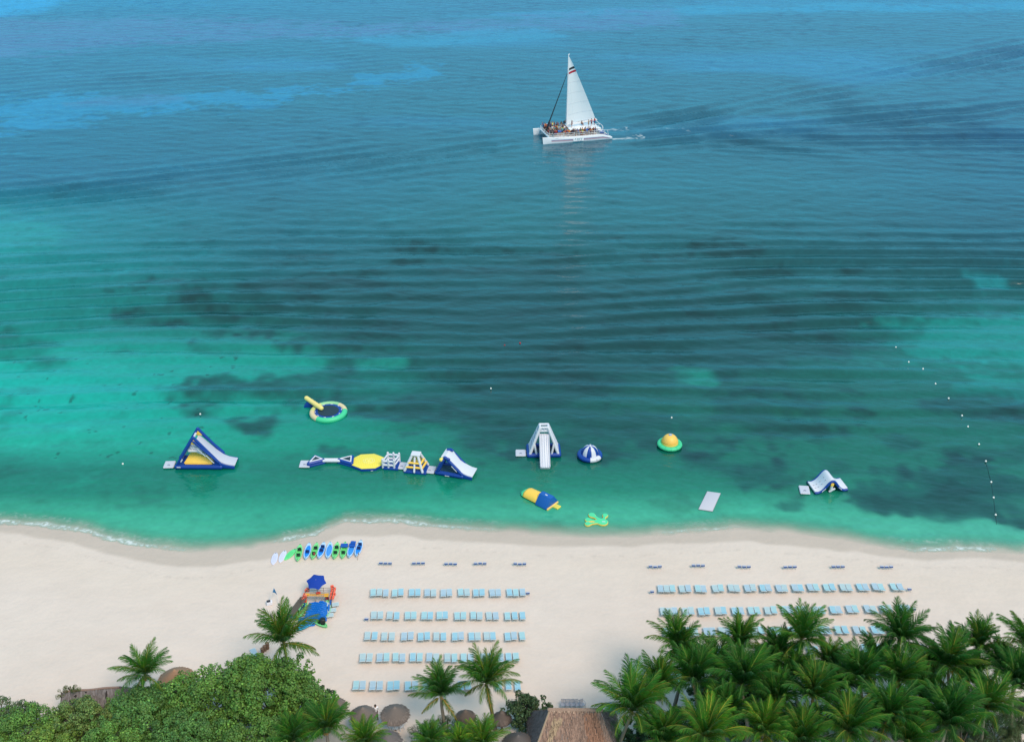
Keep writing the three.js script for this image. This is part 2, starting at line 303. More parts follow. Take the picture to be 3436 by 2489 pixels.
  for (let k = 0; k < T * T; k++) { const v = 0.5 + 0.5 * hh[k] / mx; bump[k * 4] = bump[k * 4 + 1] = bump[k * 4 + 2] = v; bump[k * 4 + 3] = 1; }
  const rip = new THREE.DataTexture(bump, T, T, THREE.RGBAFormat, THREE.FloatType); rip.wrapS = rip.wrapT = THREE.RepeatWrapping; rip.magFilter = THREE.LinearFilter; rip.repeat.set((X1 - X0) / TILE, (Z1 - Z0) / TILE); rip.needsUpdate = true;

  // swell and boat wakes as real waves
  const seg = (u0, v0, u1, v1) => { const a = at(u0, v0), b = at(u1, v1), dx = b.x - a.x, dz = b.z - a.z, L = Math.hypot(dx, dz); return { a, L, tx: dx / L, tz: dz / L }; };
  const packet = (s, wl, half, amp, fade = [0, 1], ph = 0) => ({ ...s, k: 2 * Math.PI / wl, half, amp, fade, ph });
  const packs = [
    packet(seg(-100, 660, 1760, 462), 5.2, 10, 0.13, [0, 0.98]), packet(seg(-100, 722, 1800, 492), 5.4, 9, 0.15, [0, 0.97], 1.2),
    packet(seg(2070, 440, 3700, 130), 6.0, 14, 0.14, [0.03, 1.4], 0.7), packet(seg(2060, 470, 3700, 330), 6.4, 16, 0.14, [0.02, 1.4], 2), packet(seg(2200, 472, 3700, 470), 5.6, 11, 0.12, [0.1, 1.4], 4),
    packet(seg(-100, 300, 1500, 190), 5.0, 26, 0.045, [0, 0.9]), packet(seg(2400, 490, 3700, 560), 4.2, 9, 0.06, [0, 1.4], 1),
    packet(seg(500, 938, 1720, 860), 4.8, 5, 0.04, [0, 1.5]), packet(seg(1700, 860, 3600, 850), 5.2, 10, 0.045, [0, 1.2], 2.4), packet(seg(2300, 760, 3600, 770), 4.6, 9, 0.025, [0, 1.2], 2.4),
  ];
  const saw = (q) => -Math.sin(q) - 0.33 * Math.sin(2 * q) - 0.08 * Math.sin(3 * q);
  const chop = Array.from({ length: 16 }, () => { const wl = rr(2.6, 5.2), an = Math.PI / 2 + rr(-0.65, 0.5); return [Math.cos(an) * 6.2832 / wl, Math.sin(an) * 6.2832 / wl, rr(0, 6.28), 0.0036 * wl]; });
  const waveH = (x, z) => {
    const e = z - shoreZ(x); if (e > -0.5) return Math.min(0.02 + 0.02 * Math.max(0, e), 0.03);
    const v = proj(x, z)[1], calm = smoothstep(-e, 0.5, 26);
    let h = 0;
    // long crests that run in towards the beach
    const zone = smoothstep(v, 690, 860) * (1 - smoothstep(v, 1330, 1540));
    if (zone > 0) {
      const n1 = vn(x * 0.016, z * 0.03), n2 = vn(x * 0.009 + 7, z * 0.06), n3 = vn(x * 0.022 + 31, z * 0.16), n4 = vn(x * 0.02 + 11, z * 0.02);
      const ph = z * 1.28 + x * 0.05 * (1 + n4) + 4.4 * n1 + 1.3 * vn(x * 0.045, z * 0.08), gate = clamp(0.8 + 0.7 * n2 + 0.5 * n3, 0.25, 1.35);
      h -= zone * gate * 0.28 * (Math.sin(ph) + 0.33 * Math.sin(2 * ph) + 0.05 * Math.sin(3 * ph));
      const ph2 = z * 1.55 - x * 0.07 + 4 * n2 + 2 * n1; h += zone * clamp(0.4 - 0.8 * n2 + 0.6 * n3, 0, 1) * 0.10 * Math.sin(ph2);
    }
    let wake = 0;
    for (const p of packs) {
      const rx = x - p.a.x, rz = z - p.a.z, t = (rx * p.tx + rz * p.tz) / p.L; if (t < p.fade[0] - 0.06 || t > p.fade[1] + 0.06) continue;
      const across = rz * p.tx - rx * p.tz + 0.9 * vn(x * 0.05 + p.ph, z * 0.05), spread = p.half * (0.45 + 0.55 * Math.min(1, Math.max(t, 0) + 0.3)), env = Math.exp(-((across / spread) ** 2));
      if (env < 0.01) continue;
      wake += env;
      h += 2.6 * p.amp * env * smoothstep(t, p.fade[0] - 0.04, p.fade[0] + 0.05) * (1 - smoothstep(t, p.fade[1] - 0.15, p.fade[1] + 0.05)) * saw(across * p.k + p.ph + 1.3 * vn(x * 0.05, z * 0.08)) * (0.8 + 0.75 * vn(x * 0.045, z * 0.09 + p.ph));
    }
    h += 0.06 * vn(x * 0.28, z * 0.75) * (0.4 + 0.6 * calm) + 0.025 * vn(x * 0.6 + 3, z * 1.5) + 0.09 * calm * vn(x * 0.09, z * 0.25 + 5);
    let c = 0; for (const [kx, kz, p, a] of chop) c += a * Math.sin(kx * x + kz * z + p);
    h += c * (0.8 + 0.6 * vn(x * 0.03 + 50, z * 0.06)) * (1 - 0.35 * zone) * (1 - 0.7 * Math.min(1, wake)) * (0.35 + 0.65 * calm);
    return h * calm + 0.01;
  };
  const zs = []; for (let z = -96; z > -462;) { zs.push(z); z -= z > -200 ? 0.55 : z > -300 ? 0.7 : 0.95; }
  for (let z = -463, s = 2; z > -5600; s *= 1.6, z -= s) zs.push(Math.max(z, -5600));
  zs.reverse();
  const g = sheet(grade(-200, 200, 1.0, [-3000, 3000]), zs, (x, z) => Math.abs(x) > 240 || z < -480 ? 0.01 : waveH(x, z), (x, z) => [(x - X0) / (X1 - X0), (z - Z0) / (Z1 - Z0)]);
  setting('sea_water', g, new THREE.MeshPhysicalMaterial({ map, bumpMap: rip, bumpScale: 0.14, roughness: 0.17, ior: 1.5, transparent: true }));
}
// ---------- people ----------
function fieldMesh(bones, cell = 0.035) { // joins tapered bones into one smooth surface
  const lo = V(1e9, 1e9, 1e9), hi = V(-1e9, -1e9, -1e9);
  for (const [a, b, ra, rb] of bones) for (const [p, r] of [[a, ra], [b, rb]]) { lo.min(V(p[0] - r, p[1] - r, p[2] - r)); hi.max(V(p[0] + r, p[1] + r, p[2] + r)); }
  const mid = V().addVectors(lo, hi).multiplyScalar(0.5), half = Math.max(hi.x - lo.x, hi.y - lo.y, hi.z - lo.z) / 2 + 0.06, n = Math.max(16, Math.ceil(2 * half / cell));
  const mc = new MarchingCubes(n, new THREE.MeshBasicMaterial(), false, false, 60000); mc.isolation = 0;
  const step = 2 * half / n;
  for (let z = 0; z < n; z++) for (let y = 0; y < n; y++) for (let x = 0; x < n; x++) {
    const px = mid.x + (x - n / 2) * step, py = mid.y + (y - n / 2) * step, pz = mid.z + (z - n / 2) * step;
    let e = 0;
    for (const [a, b, ra, rb] of bones) {
      const ex = b[0] - a[0], ey = b[1] - a[1], ez = b[2] - a[2], t = clamp(((px - a[0]) * ex + (py - a[1]) * ey + (pz - a[2]) * ez) / (ex * ex + ey * ey + ez * ez + 1e-9), 0, 1);
      const qx = px - a[0] - ex * t, qy = py - a[1] - ey * t, qz = pz - a[2] - ez * t, ds = Math.sqrt(qx * qx + qy * qy + qz * qz) - ra - (rb - ra) * t; if (ds < 0.3) e += Math.exp(-38 * ds);
    }
    mc.field[x + y * n + z * n * n] = Math.log(e + 1e-12) / 38;
  }
  mc.update();
  const c = mc.count, g = new THREE.BufferGeometry(), pos = new Float32Array(mc.positionArray.slice(0, c * 3)), nor = new Float32Array(mc.normalArray.slice(0, c * 3));
  for (let i = 0; i < c; i++) { pos[i * 3] = pos[i * 3] * half + mid.x; pos[i * 3 + 1] = pos[i * 3 + 1] * half + mid.y; pos[i * 3 + 2] = pos[i * 3 + 2] * half + mid.z; }
  g.setAttribute('position', new THREE.BufferAttribute(pos, 3)); g.setAttribute('normal', new THREE.BufferAttribute(nor, 3));
  return g;
}
const SKIN = [M(0.42, 0.23, 0.15, 0.6), M(0.50, 0.29, 0.20, 0.6), M(0.28, 0.14, 0.08, 0.6), M(0.46, 0.22, 0.15, 0.6)];
const HAIR = [M(0.02, 0.015, 0.012, 0.6), M(0.06, 0.035, 0.02, 0.6), M(0.25, 0.16, 0.07, 0.6)];
function pose(kind) { // the joints of an adult 1.72 m tall who faces +z
  const sit = kind === 'sit', hipY = sit ? 0.5 : 0.92, L = {};
  L.hip = [0, hipY, 0]; L.chest = [0, hipY + 0.36, kind === 'lean' ? 0.10 : 0.01]; L.neck = [0, hipY + 0.55, kind === 'lean' ? 0.14 : 0.0]; L.head = [0, hipY + 0.70, kind === 'lean' ? 0.17 : 0.03];
  L.legs = [-1, 1].map((s) => {
    const hip = [s * 0.09, hipY - 0.03, 0], knee = sit ? [s * 0.12, hipY - 0.02, 0.42] : [s * 0.10, 0.5, kind === 'walk' ? s * 0.14 : 0.04], foot = sit ? [s * 0.12, 0.07, 0.45] : [s * 0.11, 0.08, kind === 'walk' ? s * 0.26 - 0.03 : 0];
    return { hip, knee, foot, toe: [foot[0] + s * 0.02, 0.035, foot[2] + 0.16] };
  });
  L.arms = [-1, 1].map((s) => {
    const sh = [s * 0.19, L.neck[1] - 0.07, L.neck[2]];
    let el = [s * 0.25, sh[1] - 0.27, -0.03], ha = [s * 0.24, sh[1] - 0.5, 0.08];
    if (kind === 'wave' && s > 0) { el = [0.38, sh[1] + 0.12, 0.05]; ha = [0.34, sh[1] + 0.36, 0.08]; }
    if (kind === 'hold' || kind === 'lean') { el = [s * 0.27, sh[1] - 0.2, 0.14]; ha = [s * 0.17, sh[1] - 0.22, 0.38]; }
    if (sit) { el = [s * 0.26, sh[1] - 0.24, 0.06]; ha = [s * 0.15, hipY + 0.08, 0.3]; }
    if (kind === 'walk') { el = [s * 0.25, sh[1] - 0.26, -s * 0.08]; ha = [s * 0.25, sh[1] - 0.47, -s * 0.2 + 0.06]; }
    return { sh, el, ha };
  });
  return L;
}
function figureParts(kind) {
  const L = pose(kind), body = [[L.hip, L.chest, 0.125, 0.14], [L.chest, L.neck, 0.13, 0.06], [L.neck, L.head, 0.055, 0.06], [[L.head[0], L.head[1] - 0.03, L.head[2] + 0.02], [L.head[0], L.head[1] + 0.05, L.head[2]], 0.08, 0.098], [[0, L.head[1], L.head[2] + 0.1], [0, L.head[1] - 0.015, L.head[2] + 0.125], 0.012, 0.015]];
  for (const s of [-1, 1]) body.push([[s * 0.095, L.head[1], L.head[2]], [s * 0.105, L.head[1] + 0.02, L.head[2] - 0.01], 0.018, 0.018]);
  const shirt = [[L.hip, L.chest, 0.14, 0.155], [L.chest, [0, L.neck[1] - 0.05, L.neck[2]], 0.15, 0.09]], shorts = [[[-0.05, L.hip[1], 0], [0.05, L.hip[1], 0], 0.142, 0.142]];
  for (const g of L.legs) { body.push([g.hip, g.knee, 0.085, 0.058], [g.knee, g.foot, 0.058, 0.038], [g.foot, g.toe, 0.042, 0.03]); shorts.push([g.hip, g.hip.map((c, i) => lerp(c, g.knee[i], kind === 'walk' ? 0.98 : 0.7)), 0.102, 0.09]); if (kind === 'walk') shorts.push([g.knee, g.hip.map((c, i) => lerp(g.knee[i], g.foot[i], 0.9)), 0.08, 0.07]); }
  for (const a of L.arms) {
    body.push([[a.sh[0] * 0.6, a.sh[1], a.sh[2]], a.sh, 0.07, 0.06], [a.sh, a.el, 0.052, 0.04], [a.el, a.ha, 0.04, 0.027]);
    const d = V(...a.ha).sub(V(...a.el)).normalize(), tip = V(...a.ha).addScaledVector(d, 0.09); body.push([a.ha, tip.toArray(), 0.034, 0.034]);
    for (let f = 0; f < 4; f++) { const o = (f - 1.5) * 0.02; body.push([[tip.x + o * 0.4, tip.y, tip.z + o], [tip.x + o * 0.4 + d.x * 0.06, tip.y + d.y * 0.06 - 0.01, tip.z + o + d.z * 0.06], 0.011, 0.009]); }
    body.push([[a.ha[0] + d.x * 0.03, a.ha[1] + d.y * 0.03, a.ha[2] + d.z * 0.03 + 0.02], [a.ha[0] + d.x * 0.08, a.ha[1] + d.y * 0.08, a.ha[2] + d.z * 0.08 + 0.05], 0.012, 0.01]);
    shirt.push([[a.sh[0] * 0.6, a.sh[1], a.sh[2]], a.sh, 0.085, 0.078], [a.sh, a.sh.map((c, i) => lerp(c, a.el[i], kind === 'walk' ? 1 : 0.6)), 0.072, 0.06]);
  }
  const hair = new THREE.SphereGeometry(0.108, 12, 8, 0, Math.PI * 2, 0, Math.PI * 0.62).rotateX(-0.35).translate(L.head[0], L.head[1] + 0.055, L.head[2] - 0.012);
  return { body: fieldMesh(body, 0.033), shirt: fieldMesh(shirt, 0.035), shorts: fieldMesh(shorts, 0.035), hair, head: L.head };
}
const FIG = {};
function person(label, kind, pos, turn, look, group) {
  const f = FIG[kind] ??= figureParts(kind);
  const o = thing('person', label, 'person', pos, turn, group); o.scale.setScalar(look.size ?? 1);
  part(o, 'body', f.body, look.skin ?? SKIN[0]);
  if (look.shirt) part(o, 'shirt', f.shirt, look.shirt);
  part(o, look.long ? 'trousers' : 'shorts', f.shorts, look.shorts);
  if (look.hat) part(o, 'hat', [new THREE.SphereGeometry(0.118, 12, 6, 0, 6.2832, 0, 1.4).translate(...f.head).translate(0, 0.06, 0), new THREE.CylinderGeometry(0.2, 0.2, 0.012, 14).translate(...f.head).translate(0, 0.075, 0)], look.hat);
  else part(o, 'hair', f.hair, look.hair ?? HAIR[0]);
  return o;
}

// ---------- the sailing catamaran ----------
{
  const bow = at(1824, 486), stern = at(2054, 466), L = bow.distanceTo(stern), f = V().subVectors(bow, stern).normalize(), out = V(f.z, 0, -f.x); // out: towards the far hull
  if (out.z > 0) out.negate();
  const HB = 3.95, mid = V().addVectors(bow, stern).multiplyScalar(0.5).addScaledVector(out, HB + 0.35), turn = Math.atan2(-f.z, f.x);
  const boat = thing('sailing_catamaran', 'large white sailing catamaran crowded with passengers, one tall white mainsail up', 'catamaran', mid, turn);
  const white = MS(236, 238, 244, 0.35), cream = MS(228, 226, 218, 0.5), navy = MS(58, 66, 140, 0.5), red = MS(196, 84, 104, 0.5), dark = MS(34, 44, 52, 0.6), blue = MS(30, 84, 160, 0.6), metal = MS(225, 228, 232, 0.3), deckM = MS(196, 194, 190, 0.7), boot = MS(40, 50, 96, 0.5);
  const near = -out.dot(V(Math.sin(turn), 0, Math.cos(turn))) > 0 ? 1 : -1; // local z of the hull nearest the camera
  const h = L / 2;
  const hull = (z0, lift = 0, grow = 1) => { // lofted hull with a plumb bow and sugar scoop stern
    const g = new THREE.BufferGeometry(), pos = [], idx = [], n = 26, prof = [[0, -0.35], [0.30, -0.2], [0.52, 0.15], [0.62, 0.75], [0.66, 1.25], [0.58, 1.38], [0, 1.42]];
    for (let i = 0; i <= n; i++) {
      const t = i / n, x = -h + 2 * h * t, bw = (t < 0.55 ? 1 : 1 - ((t - 0.55) / 0.45) ** 2.2 * 0.92) * (0.75 + 0.25 * Math.min(1, t * 5)), sheer = t < 0.16 ? 0.35 + 0.65 * smoothstep(t, 0.0, 0.16) : 1 + 0.16 * smoothstep(t, 0.5, 1);
      for (const s of [1, -1]) for (const [w, y] of prof) pos.push(x + (t > 0.97 ? 0.12 * y : 0), y > 0 ? y * sheer : y * (1 - smoothstep(t, 0.75, 1) * 0.7), z0 + s * w * bw * grow);
    }
    const m = prof.length, row = 2 * m;
    for (let i = 0; i < n; i++) for (const s of [0, m]) for (let j = 0; j < m - 1; j++) { const a = i * row + s + j, b = a + row; if (s) idx.push(a, b, a + 1, b, b + 1, a + 1); else idx.push(a, a + 1, b, b, a + 1, b + 1); }
    for (const i of [0, n]) for (let j = 0; j < m - 1; j++) { const a = i * row + j, b = a + m; idx.push(a, b, a + 1, b, b + 1, a + 1); }
    g.setAttribute('position', new THREE.Float32BufferAttribute(pos, 3)); g.setIndex(idx); g.computeVertexNormals(); return toCreasedNormals(g, 0.8);
  };
  for (const s of [1, -1]) {
    const H = part(boat, 'hull', hull(s * HB), white);
    // the two stripes along the outer side, a few millimetres proud
    const strip = (y0, y1, m, x0, x1) => {
      const pos = [], idx = [], n = 24;
      for (let i = 0; i <= n; i++) { const x = x0 + (x1 - x0) * i / n, t = (x + h) / (2 * h), bw = (t < 0.55 ? 1 : 1 - ((t - 0.55) / 0.45) ** 2.2 * 0.92) * (0.75 + 0.25 * Math.min(1, t * 5)), sh = t < 0.16 ? 0.35 + 0.65 * smoothstep(t, 0, 0.16) : 1 + 0.16 * smoothstep(t, 0.5, 1); for (const y of [y0, y1]) { const w = y < 0.75 ? lerp(0.52, 0.62, (y - 0.15) / 0.6) : lerp(0.62, 0.66, (y - 0.75) / 0.5); pos.push(x, y * sh, s * (HB + (w + 0.006) * bw)); } if (i) { const a = i * 2; idx.push(a - 2, a - 1, a, a, a - 1, a + 1); } }
      const g = new THREE.BufferGeometry(); g.setAttribute('position', new THREE.Float32BufferAttribute(pos, 3)); g.setIndex(idx); g.computeVertexNormals(); part(H, 'stripe', g, m);
    };
    strip(0.72, 0.86, navy, -h + 0.6, -1.35); strip(0.72, 0.86, navy, 1.35, h - 2); strip(0.52, 0.64, red, -h + 0.6, -1.35); strip(0.52, 0.64, red, 1.35, h - 2);
    part(H, 'deck_edge', [box(12.6, 0.07, 0.12, -0.6, 1.42, s * (HB + 0.5)), bx(0.5, 0.05, 0.9, -h + 0.5, 0.62, s * HB)], metal);
    if (s === near) { // the name on the side
      const cv = document.createElement('canvas'); cv.width = 256; cv.height = 96; const c = cv.getContext('2d');
      c.fillStyle = '#eceef4'; c.fillRect(0, 0, 256, 96); c.fillStyle = '#5f93a0'; c.font = 'italic bold 84px serif'; c.textAlign = 'center'; c.fillText('Fury', 122, 72); c.strokeStyle = '#6f6a8c'; c.lineWidth = 5; c.beginPath(); c.moveTo(60, 86); c.lineTo(210, 82); c.stroke();
      const t = new THREE.CanvasTexture(cv); t.colorSpace = THREE.SRGBColorSpace;
      const g = new THREE.PlaneGeometry(2.6, 0.92); g.rotateX(-0.1); if (s < 0) g.rotateY(Math.PI); g.translate(0, 0.78, s * (HB + 0.672)); part(H, 'name_panel', g, new THREE.MeshStandardMaterial({ map: t, roughness: 0.4 }));
    }
  }
  part(boat, 'deck', [box(12.4, 0.22, 2 * HB - 0.7, -1.2, 1.32, 0, 0.08), box(2.4, 0.16, 2 * HB - 1.2, -6.6, 0.95, 0, 0.06)], deckM);
  part(boat, 'crossbeam', [cap([7.0, 1.35, -HB], [7.0, 1.35, HB], 0.2), cap([6.9, 1.3, -HB], [5.0, 1.3, -HB + 0.7], 0.1), cap([6.9, 1.3, HB], [5.0, 1.3, HB - 0.7], 0.1)], white);
  { const net = []; for (let z = -3.2; z <= 3.21; z += 0.4) net.push(cyl([4.9, 1.36, z], [6.95, 1.36, z], 0.03)); for (let x = 5.1; x < 6.9; x += 0.4) net.push(cyl([x, 1.37, -3.3], [x, 1.37, 3.3], 0.03)); part(boat, 'bow_net', net, cream); }
  // bow pulpit: the white walkway and its rail across the front
  { const r = []; for (const y of [1.9, 2.35]) r.push(tube([[6.2, y, -HB - 0.1], [7.1, y, -HB + 0.6], [7.2, y, 0], [7.1, y, HB - 0.6], [6.2, y, HB + 0.1]], 0.045, 30)); for (let z = -HB + 0.4; z < HB; z += 1.2) r.push(cyl([7.12, 1.4, z], [7.12, 2.35, z], 0.035)); part(boat, 'bow_rail', r, metal); }
  for (const s of [1, -1]) { const r = []; for (const y of [1.95, 2.4]) r.push(cyl([6.2, y, s * (HB + 0.35)], [-6.6, y, s * (HB + 0.35)], 0.045)); for (let x = -6.6; x <= 6.3; x += 1.28) r.push(cyl([x, 1.38, s * (HB + 0.35)], [x, 2.4, s * (HB + 0.35)], 0.05)); part(boat, 'side_rail', r, metal); }
  part(boat, 'cabin', [box(5.6, 1.0, 3.6, -2.2, 1.85, 0, 0.25)], cream);
  part(boat, 'cabin_roof', [slab([[1.5, 2.42], [-6.0, 2.36], [-6.1, 2.5], [-2, 2.66], [1.2, 2.62]], -2.7, 2.7, 0.05)], white);
  for (const x of [1.0, -1.4, -3.8, -5.9]) for (const s of [1, -1]) part(boat, 'roof_post', cyl([x, 1.4, s * 2.6], [x, 2.4, s * 2.6], 0.06), white);
  part(boat, 'windscreen', [along(bx(0.06, 0.9, 3.2), V(1.55, 1.5, 0), V(0.9, 2.3, 0))], dark);
  { const r = []; for (const z of [-2.5, 2.5]) r.push(cap([-5.6, 2.55, z], [-6.0, 3.5, z], 0.05)); r.push(cap([-6.0, 3.5, -2.5], [-6.0, 3.5, 2.5], 0.06), cap([-3.2, 2.6, 2.5], [-3.2, 3.4, 2.5], 0.04), cap([-3.2, 2.6, -2.5], [-3.2, 3.4, -2.5], 0.04), cap([-3.2, 3.4, -2.5], [-6.0, 3.5, -2.5], 0.04), cap([-3.2, 3.4, 2.5], [-6.0, 3.5, 2.5], 0.04)); part(boat, 'roof_rail', r, metal); }
  const st = part(boat, 'stern_stairs', [0, 1, 2, 3, 4].map((i) => box(0.5, 0.14, 1.5, -5.7 - i * 0.48, 2.2 - i * 0.32, near * 2.6, 0.04)), white);
  part(st, 'stair_cover', [slab([[-5.2, 2.32], [-7.6, 1.0], [-7.6, 0.9], [-5.2, 2.1]], near > 0 ? 3.4 : -4.0, near > 0 ? 4.0 : -3.4, 0.03), box(1.2, 0.4, 1.1, -6.2, 1.72, near * 3.6, 0.1)], blue);
  part(boat, 'stern_arch', [tube([[-6.4, 1.3, -3.2], [-6.7, 2.7, -3.0], [-6.7, 2.9, 0], [-6.7, 2.7, 3.0], [-6.4, 1.3, 3.2]], 0.08, 30)], metal); part(boat, 'stern_pole', cap([-7.9, 0.8, near * HB], [-7.6, 2.1, near * HB], 0.05), metal);
  part(boat, 'mast', [cyl([1.55, 1.4, 0], [1.5, 19.9, 0], 0.2, 0.11, 12), cap([1.5, 19.9, 0], [1.25, 19.95, 0], 0.09)], MS(232, 234, 238, 0.4));
  { const r = []; for (const s of [1, -1]) r.push(cyl([0.6, 1.4, s * HB], [1.5, 16.5, s * 0.1], 0.025)); part(boat, 'shroud', r, metal); }
  part(boat, 'boom', [cap([1.3, 2.95, 0], [-6.1, 3.75, 0], 0.17), cap([1.2, 3.2, 0], [-5.9, 3.95, 0], 0.14)], MS(222, 224, 228, 0.45));
  const sailAt = (s, t, off) => { // s from luff to leech, t from foot to head
    const y0 = lerp(3.15, 3.95, s), y1 = 19.3, y = lerp(y0, y1, t), luff = 1.36, wide = 6.9 * (1 - t) ** 0.93 + 0.25 * (1 - t) + 0.12, x = luff - s * wide;
    return [x, y - 0.0 * s, near * (-0.75 * Math.sin(Math.PI * s * 0.9) * (1 - t) ** 0.6) + off];
  };
  const patch = (s0, s1, t0, t1, off, slope = 0, n = 16, k = 30) => {
    const pos = [], idx = []; for (let j = 0; j <= k; j++) for (let i = 0; i <= n; i++) { const s = lerp(s0, s1, i / n); pos.push(...sailAt(s, lerp(t0, t1, j / k) + slope * s, off)); if (i && j) { const a = j * (n + 1) + i; idx.push(a, a - 1, a - n - 2, a, a - n - 2, a - n - 1); } }
    const g = new THREE.BufferGeometry(); g.setAttribute('position', new THREE.Float32BufferAttribute(pos, 3)); g.setIndex(idx); g.computeVertexNormals(); return g;
  };
  const sail = part(boat, 'mainsail', patch(0, 1, 0, 1, 0), new THREE.MeshPhysicalMaterial({ color: new THREE.Color().setRGB(0.95, 0.95, 0.96), roughness: 0.9, transmission: 0.3, thickness: 0, side: THREE.DoubleSide }));
  for (const s of [0.02, -0.02]) { part(sail, 'stripe', patch(0.06, 1.0, 0.800, 0.832, s, 0.022, 8, 3), dark); part(sail, 'stripe', patch(0.02, 1.0, 0.745, 0.775, s, 0.026, 8, 3), MS(178, 30, 56, 0.6)); }
  for (const t of [0.14, 0.3, 0.46, 0.62]) part(sail, 'batten', tube([0.02, 0.35, 0.7, 1].map((s) => sailAt(s, t, near * 0.03)), 0.025, 12, 4), MS(206, 206, 212, 0.7));
  part(boat, 'furled_jib', [cyl([6.95, 1.6, 0], [1.7, 15.5, 0], 0.19, 0.06, 8), cap([6.6, 2.5, 0], [6.0, 4.1, 0], 0.24)], dark);

  // passengers
  boat.updateMatrixWorld(true);
  const put = (x, y, z) => boat.localToWorld(V(x, y, z * near)); // z positive: the side nearest the camera
  const col = (r, g, b) => MS(r, g, b, 0.8);
  const shirts = [col(120, 40, 44), col(40, 44, 66), col(196, 100, 80), col(60, 70, 130), col(210, 204, 206), col(110, 60, 80), col(52, 50, 54), col(236, 230, 226), col(214, 60, 52), col(60, 120, 210), col(240, 150, 60), col(40, 40, 50), col(230, 220, 120), col(90, 160, 170), null];
  const shortsM = [col(36, 40, 70), col(50, 70, 130), col(90, 40, 60), col(40, 40, 44), col(150, 130, 110), col(40, 60, 110)];
  const kinds = ['stand', 'hold', 'lean', 'wave', 'sit'];
  const special = [
    ['person in a bright orange shirt at the front left of the crowded foredeck', 'stand', 6.3, 1.38, -1.0, { shirt: col(238, 84, 30), shorts: shortsM[0], hat: col(238, 96, 40) }],
    ['person in a green shirt leaning on the catamaran rail amidships', 'lean', -0.9, 1.43, 3.85, { shirt: col(20, 140, 110), shorts: shortsM[3] }],
    ['person in a bright blue shirt at the rail of the foredeck', 'hold', 4.6, 1.43, 3.2, { shirt: col(60, 130, 220), shorts: shortsM[4] }],
    ['person in a maroon top standing on the cabin roof below the boom', 'stand', 0.5, 2.64, 0.9, { shirt: col(110, 44, 60), shorts: col(110, 44, 60) }],
    ['person in a white shirt standing at the foot of the catamaran mast', 'stand', 2.2, 1.43, 0.4, { shirt: col(236, 234, 240), shorts: shortsM[1] }],
    ['person in dark shorts lying low on the roof under the middle of the boom', 'sit', -2.2, 2.62, 0.3, { shirt: null, shorts: col(34, 44, 80) }],
    ['person in tan clothes on the roof just ahead of the steering position', 'stand', -3.6, 2.6, 1.4, { shirt: col(170, 140, 110), shorts: col(150, 120, 100) }],
    ['person in a pink and brown top standing near the aft end of the boom', 'hold', -4.6, 2.58, 0.7, { shirt: col(176, 110, 120), shorts: shortsM[2] }],
    ['person in red and blue at the helm, hindmost on the catamaran roof', 'hold', -5.5, 2.56, 0.2, { shirt: col(180, 60, 70), shorts: col(40, 70, 130) }],
  ];
  for (const [label, k, x, y, z, look] of special) person(label, k, put(x, y, z), turn + rr(-2, 2), { skin: pick(SKIN), hair: pick(HAIR), ...look });
  const crowd = (n, x0, x1, z0, z1, y, label, group) => {
    const done = [];
    for (let i = 0, tries = 0; i < n && tries < 4000; tries++) {
      const x = rr(x0, x1), z = rr(z0, z1); if (done.some(([a, b]) => Math.hypot(a - x, b - z) < 0.46)) continue;
      done.push([x, z]); i++;
      person(label, pick(kinds), put(x, y, z), rr(0, 6.28), { skin: pick(SKIN), hair: pick(HAIR), shirt: pick(shirts), shorts: pick(shortsM), size: rr(0.92, 1.05) }, group);
    }
  };
  crowd(52, 1.9, 6.7, -3.6, 3.9, 1.43, 'one of the passengers packed together on the foredeck ahead of the mast', 'passengers packed on the foredeck');
  crowd(20, -4.6, 1.6, 3.0, 4.0, 1.43, 'one of the passengers lined up along the side rail nearest the beach', 'passengers along the near side rail');
  crowd(6, -3.5, 1.6, -4.0, -3.0, 1.43, 'one of the passengers standing on the far side deck of the catamaran', 'passengers on the far side deck');
}
// ---------- floating inflatables ----------
const BLUE = MS(14, 62, 150, 0.42), WHITE = MS(214, 216, 226, 0.45), GREYW = MS(196, 198, 212, 0.5), YEL = MS(250, 204, 84, 0.5), PALEY = MS(238, 222, 110, 0.45), GREEN = MS(70, 205, 148, 0.5), CREAM = MS(226, 204, 160, 0.5), BLACK = MS(30, 56, 70, 0.8);
function pad(label, u, v, w, d, turn, group) {
  const o = thing('floating_pad', label, 'floating pad', at(u, v, 0.1), turn, group);
  part(o, 'mat', box(w, 0.2, d, 0, 0.06, 0, 0.07), GREYW);
  part(o, 'seam', [[0, d / 2], [0, -d / 2]].map(([x, z]) => cap([-w / 2 + 0.08, 0.05, z], [w / 2 - 0.08, 0.05, z], 0.035)).concat([-1, 1].map((s) => cap([s * w / 2, 0.05, -d / 2 + 0.08], [s * w / 2, 0.05, d / 2 - 0.08], 0.035))), WHITE);
  part(o, 'handle', [tube([[-0.15, 0.17, d * 0.2], [-0.1, 0.24, d * 0.2], [0.1, 0.24, d * 0.2], [0.15, 0.17, d * 0.2]], 0.03, 10)], MS(120, 124, 150, 0.6));
  return o;
}
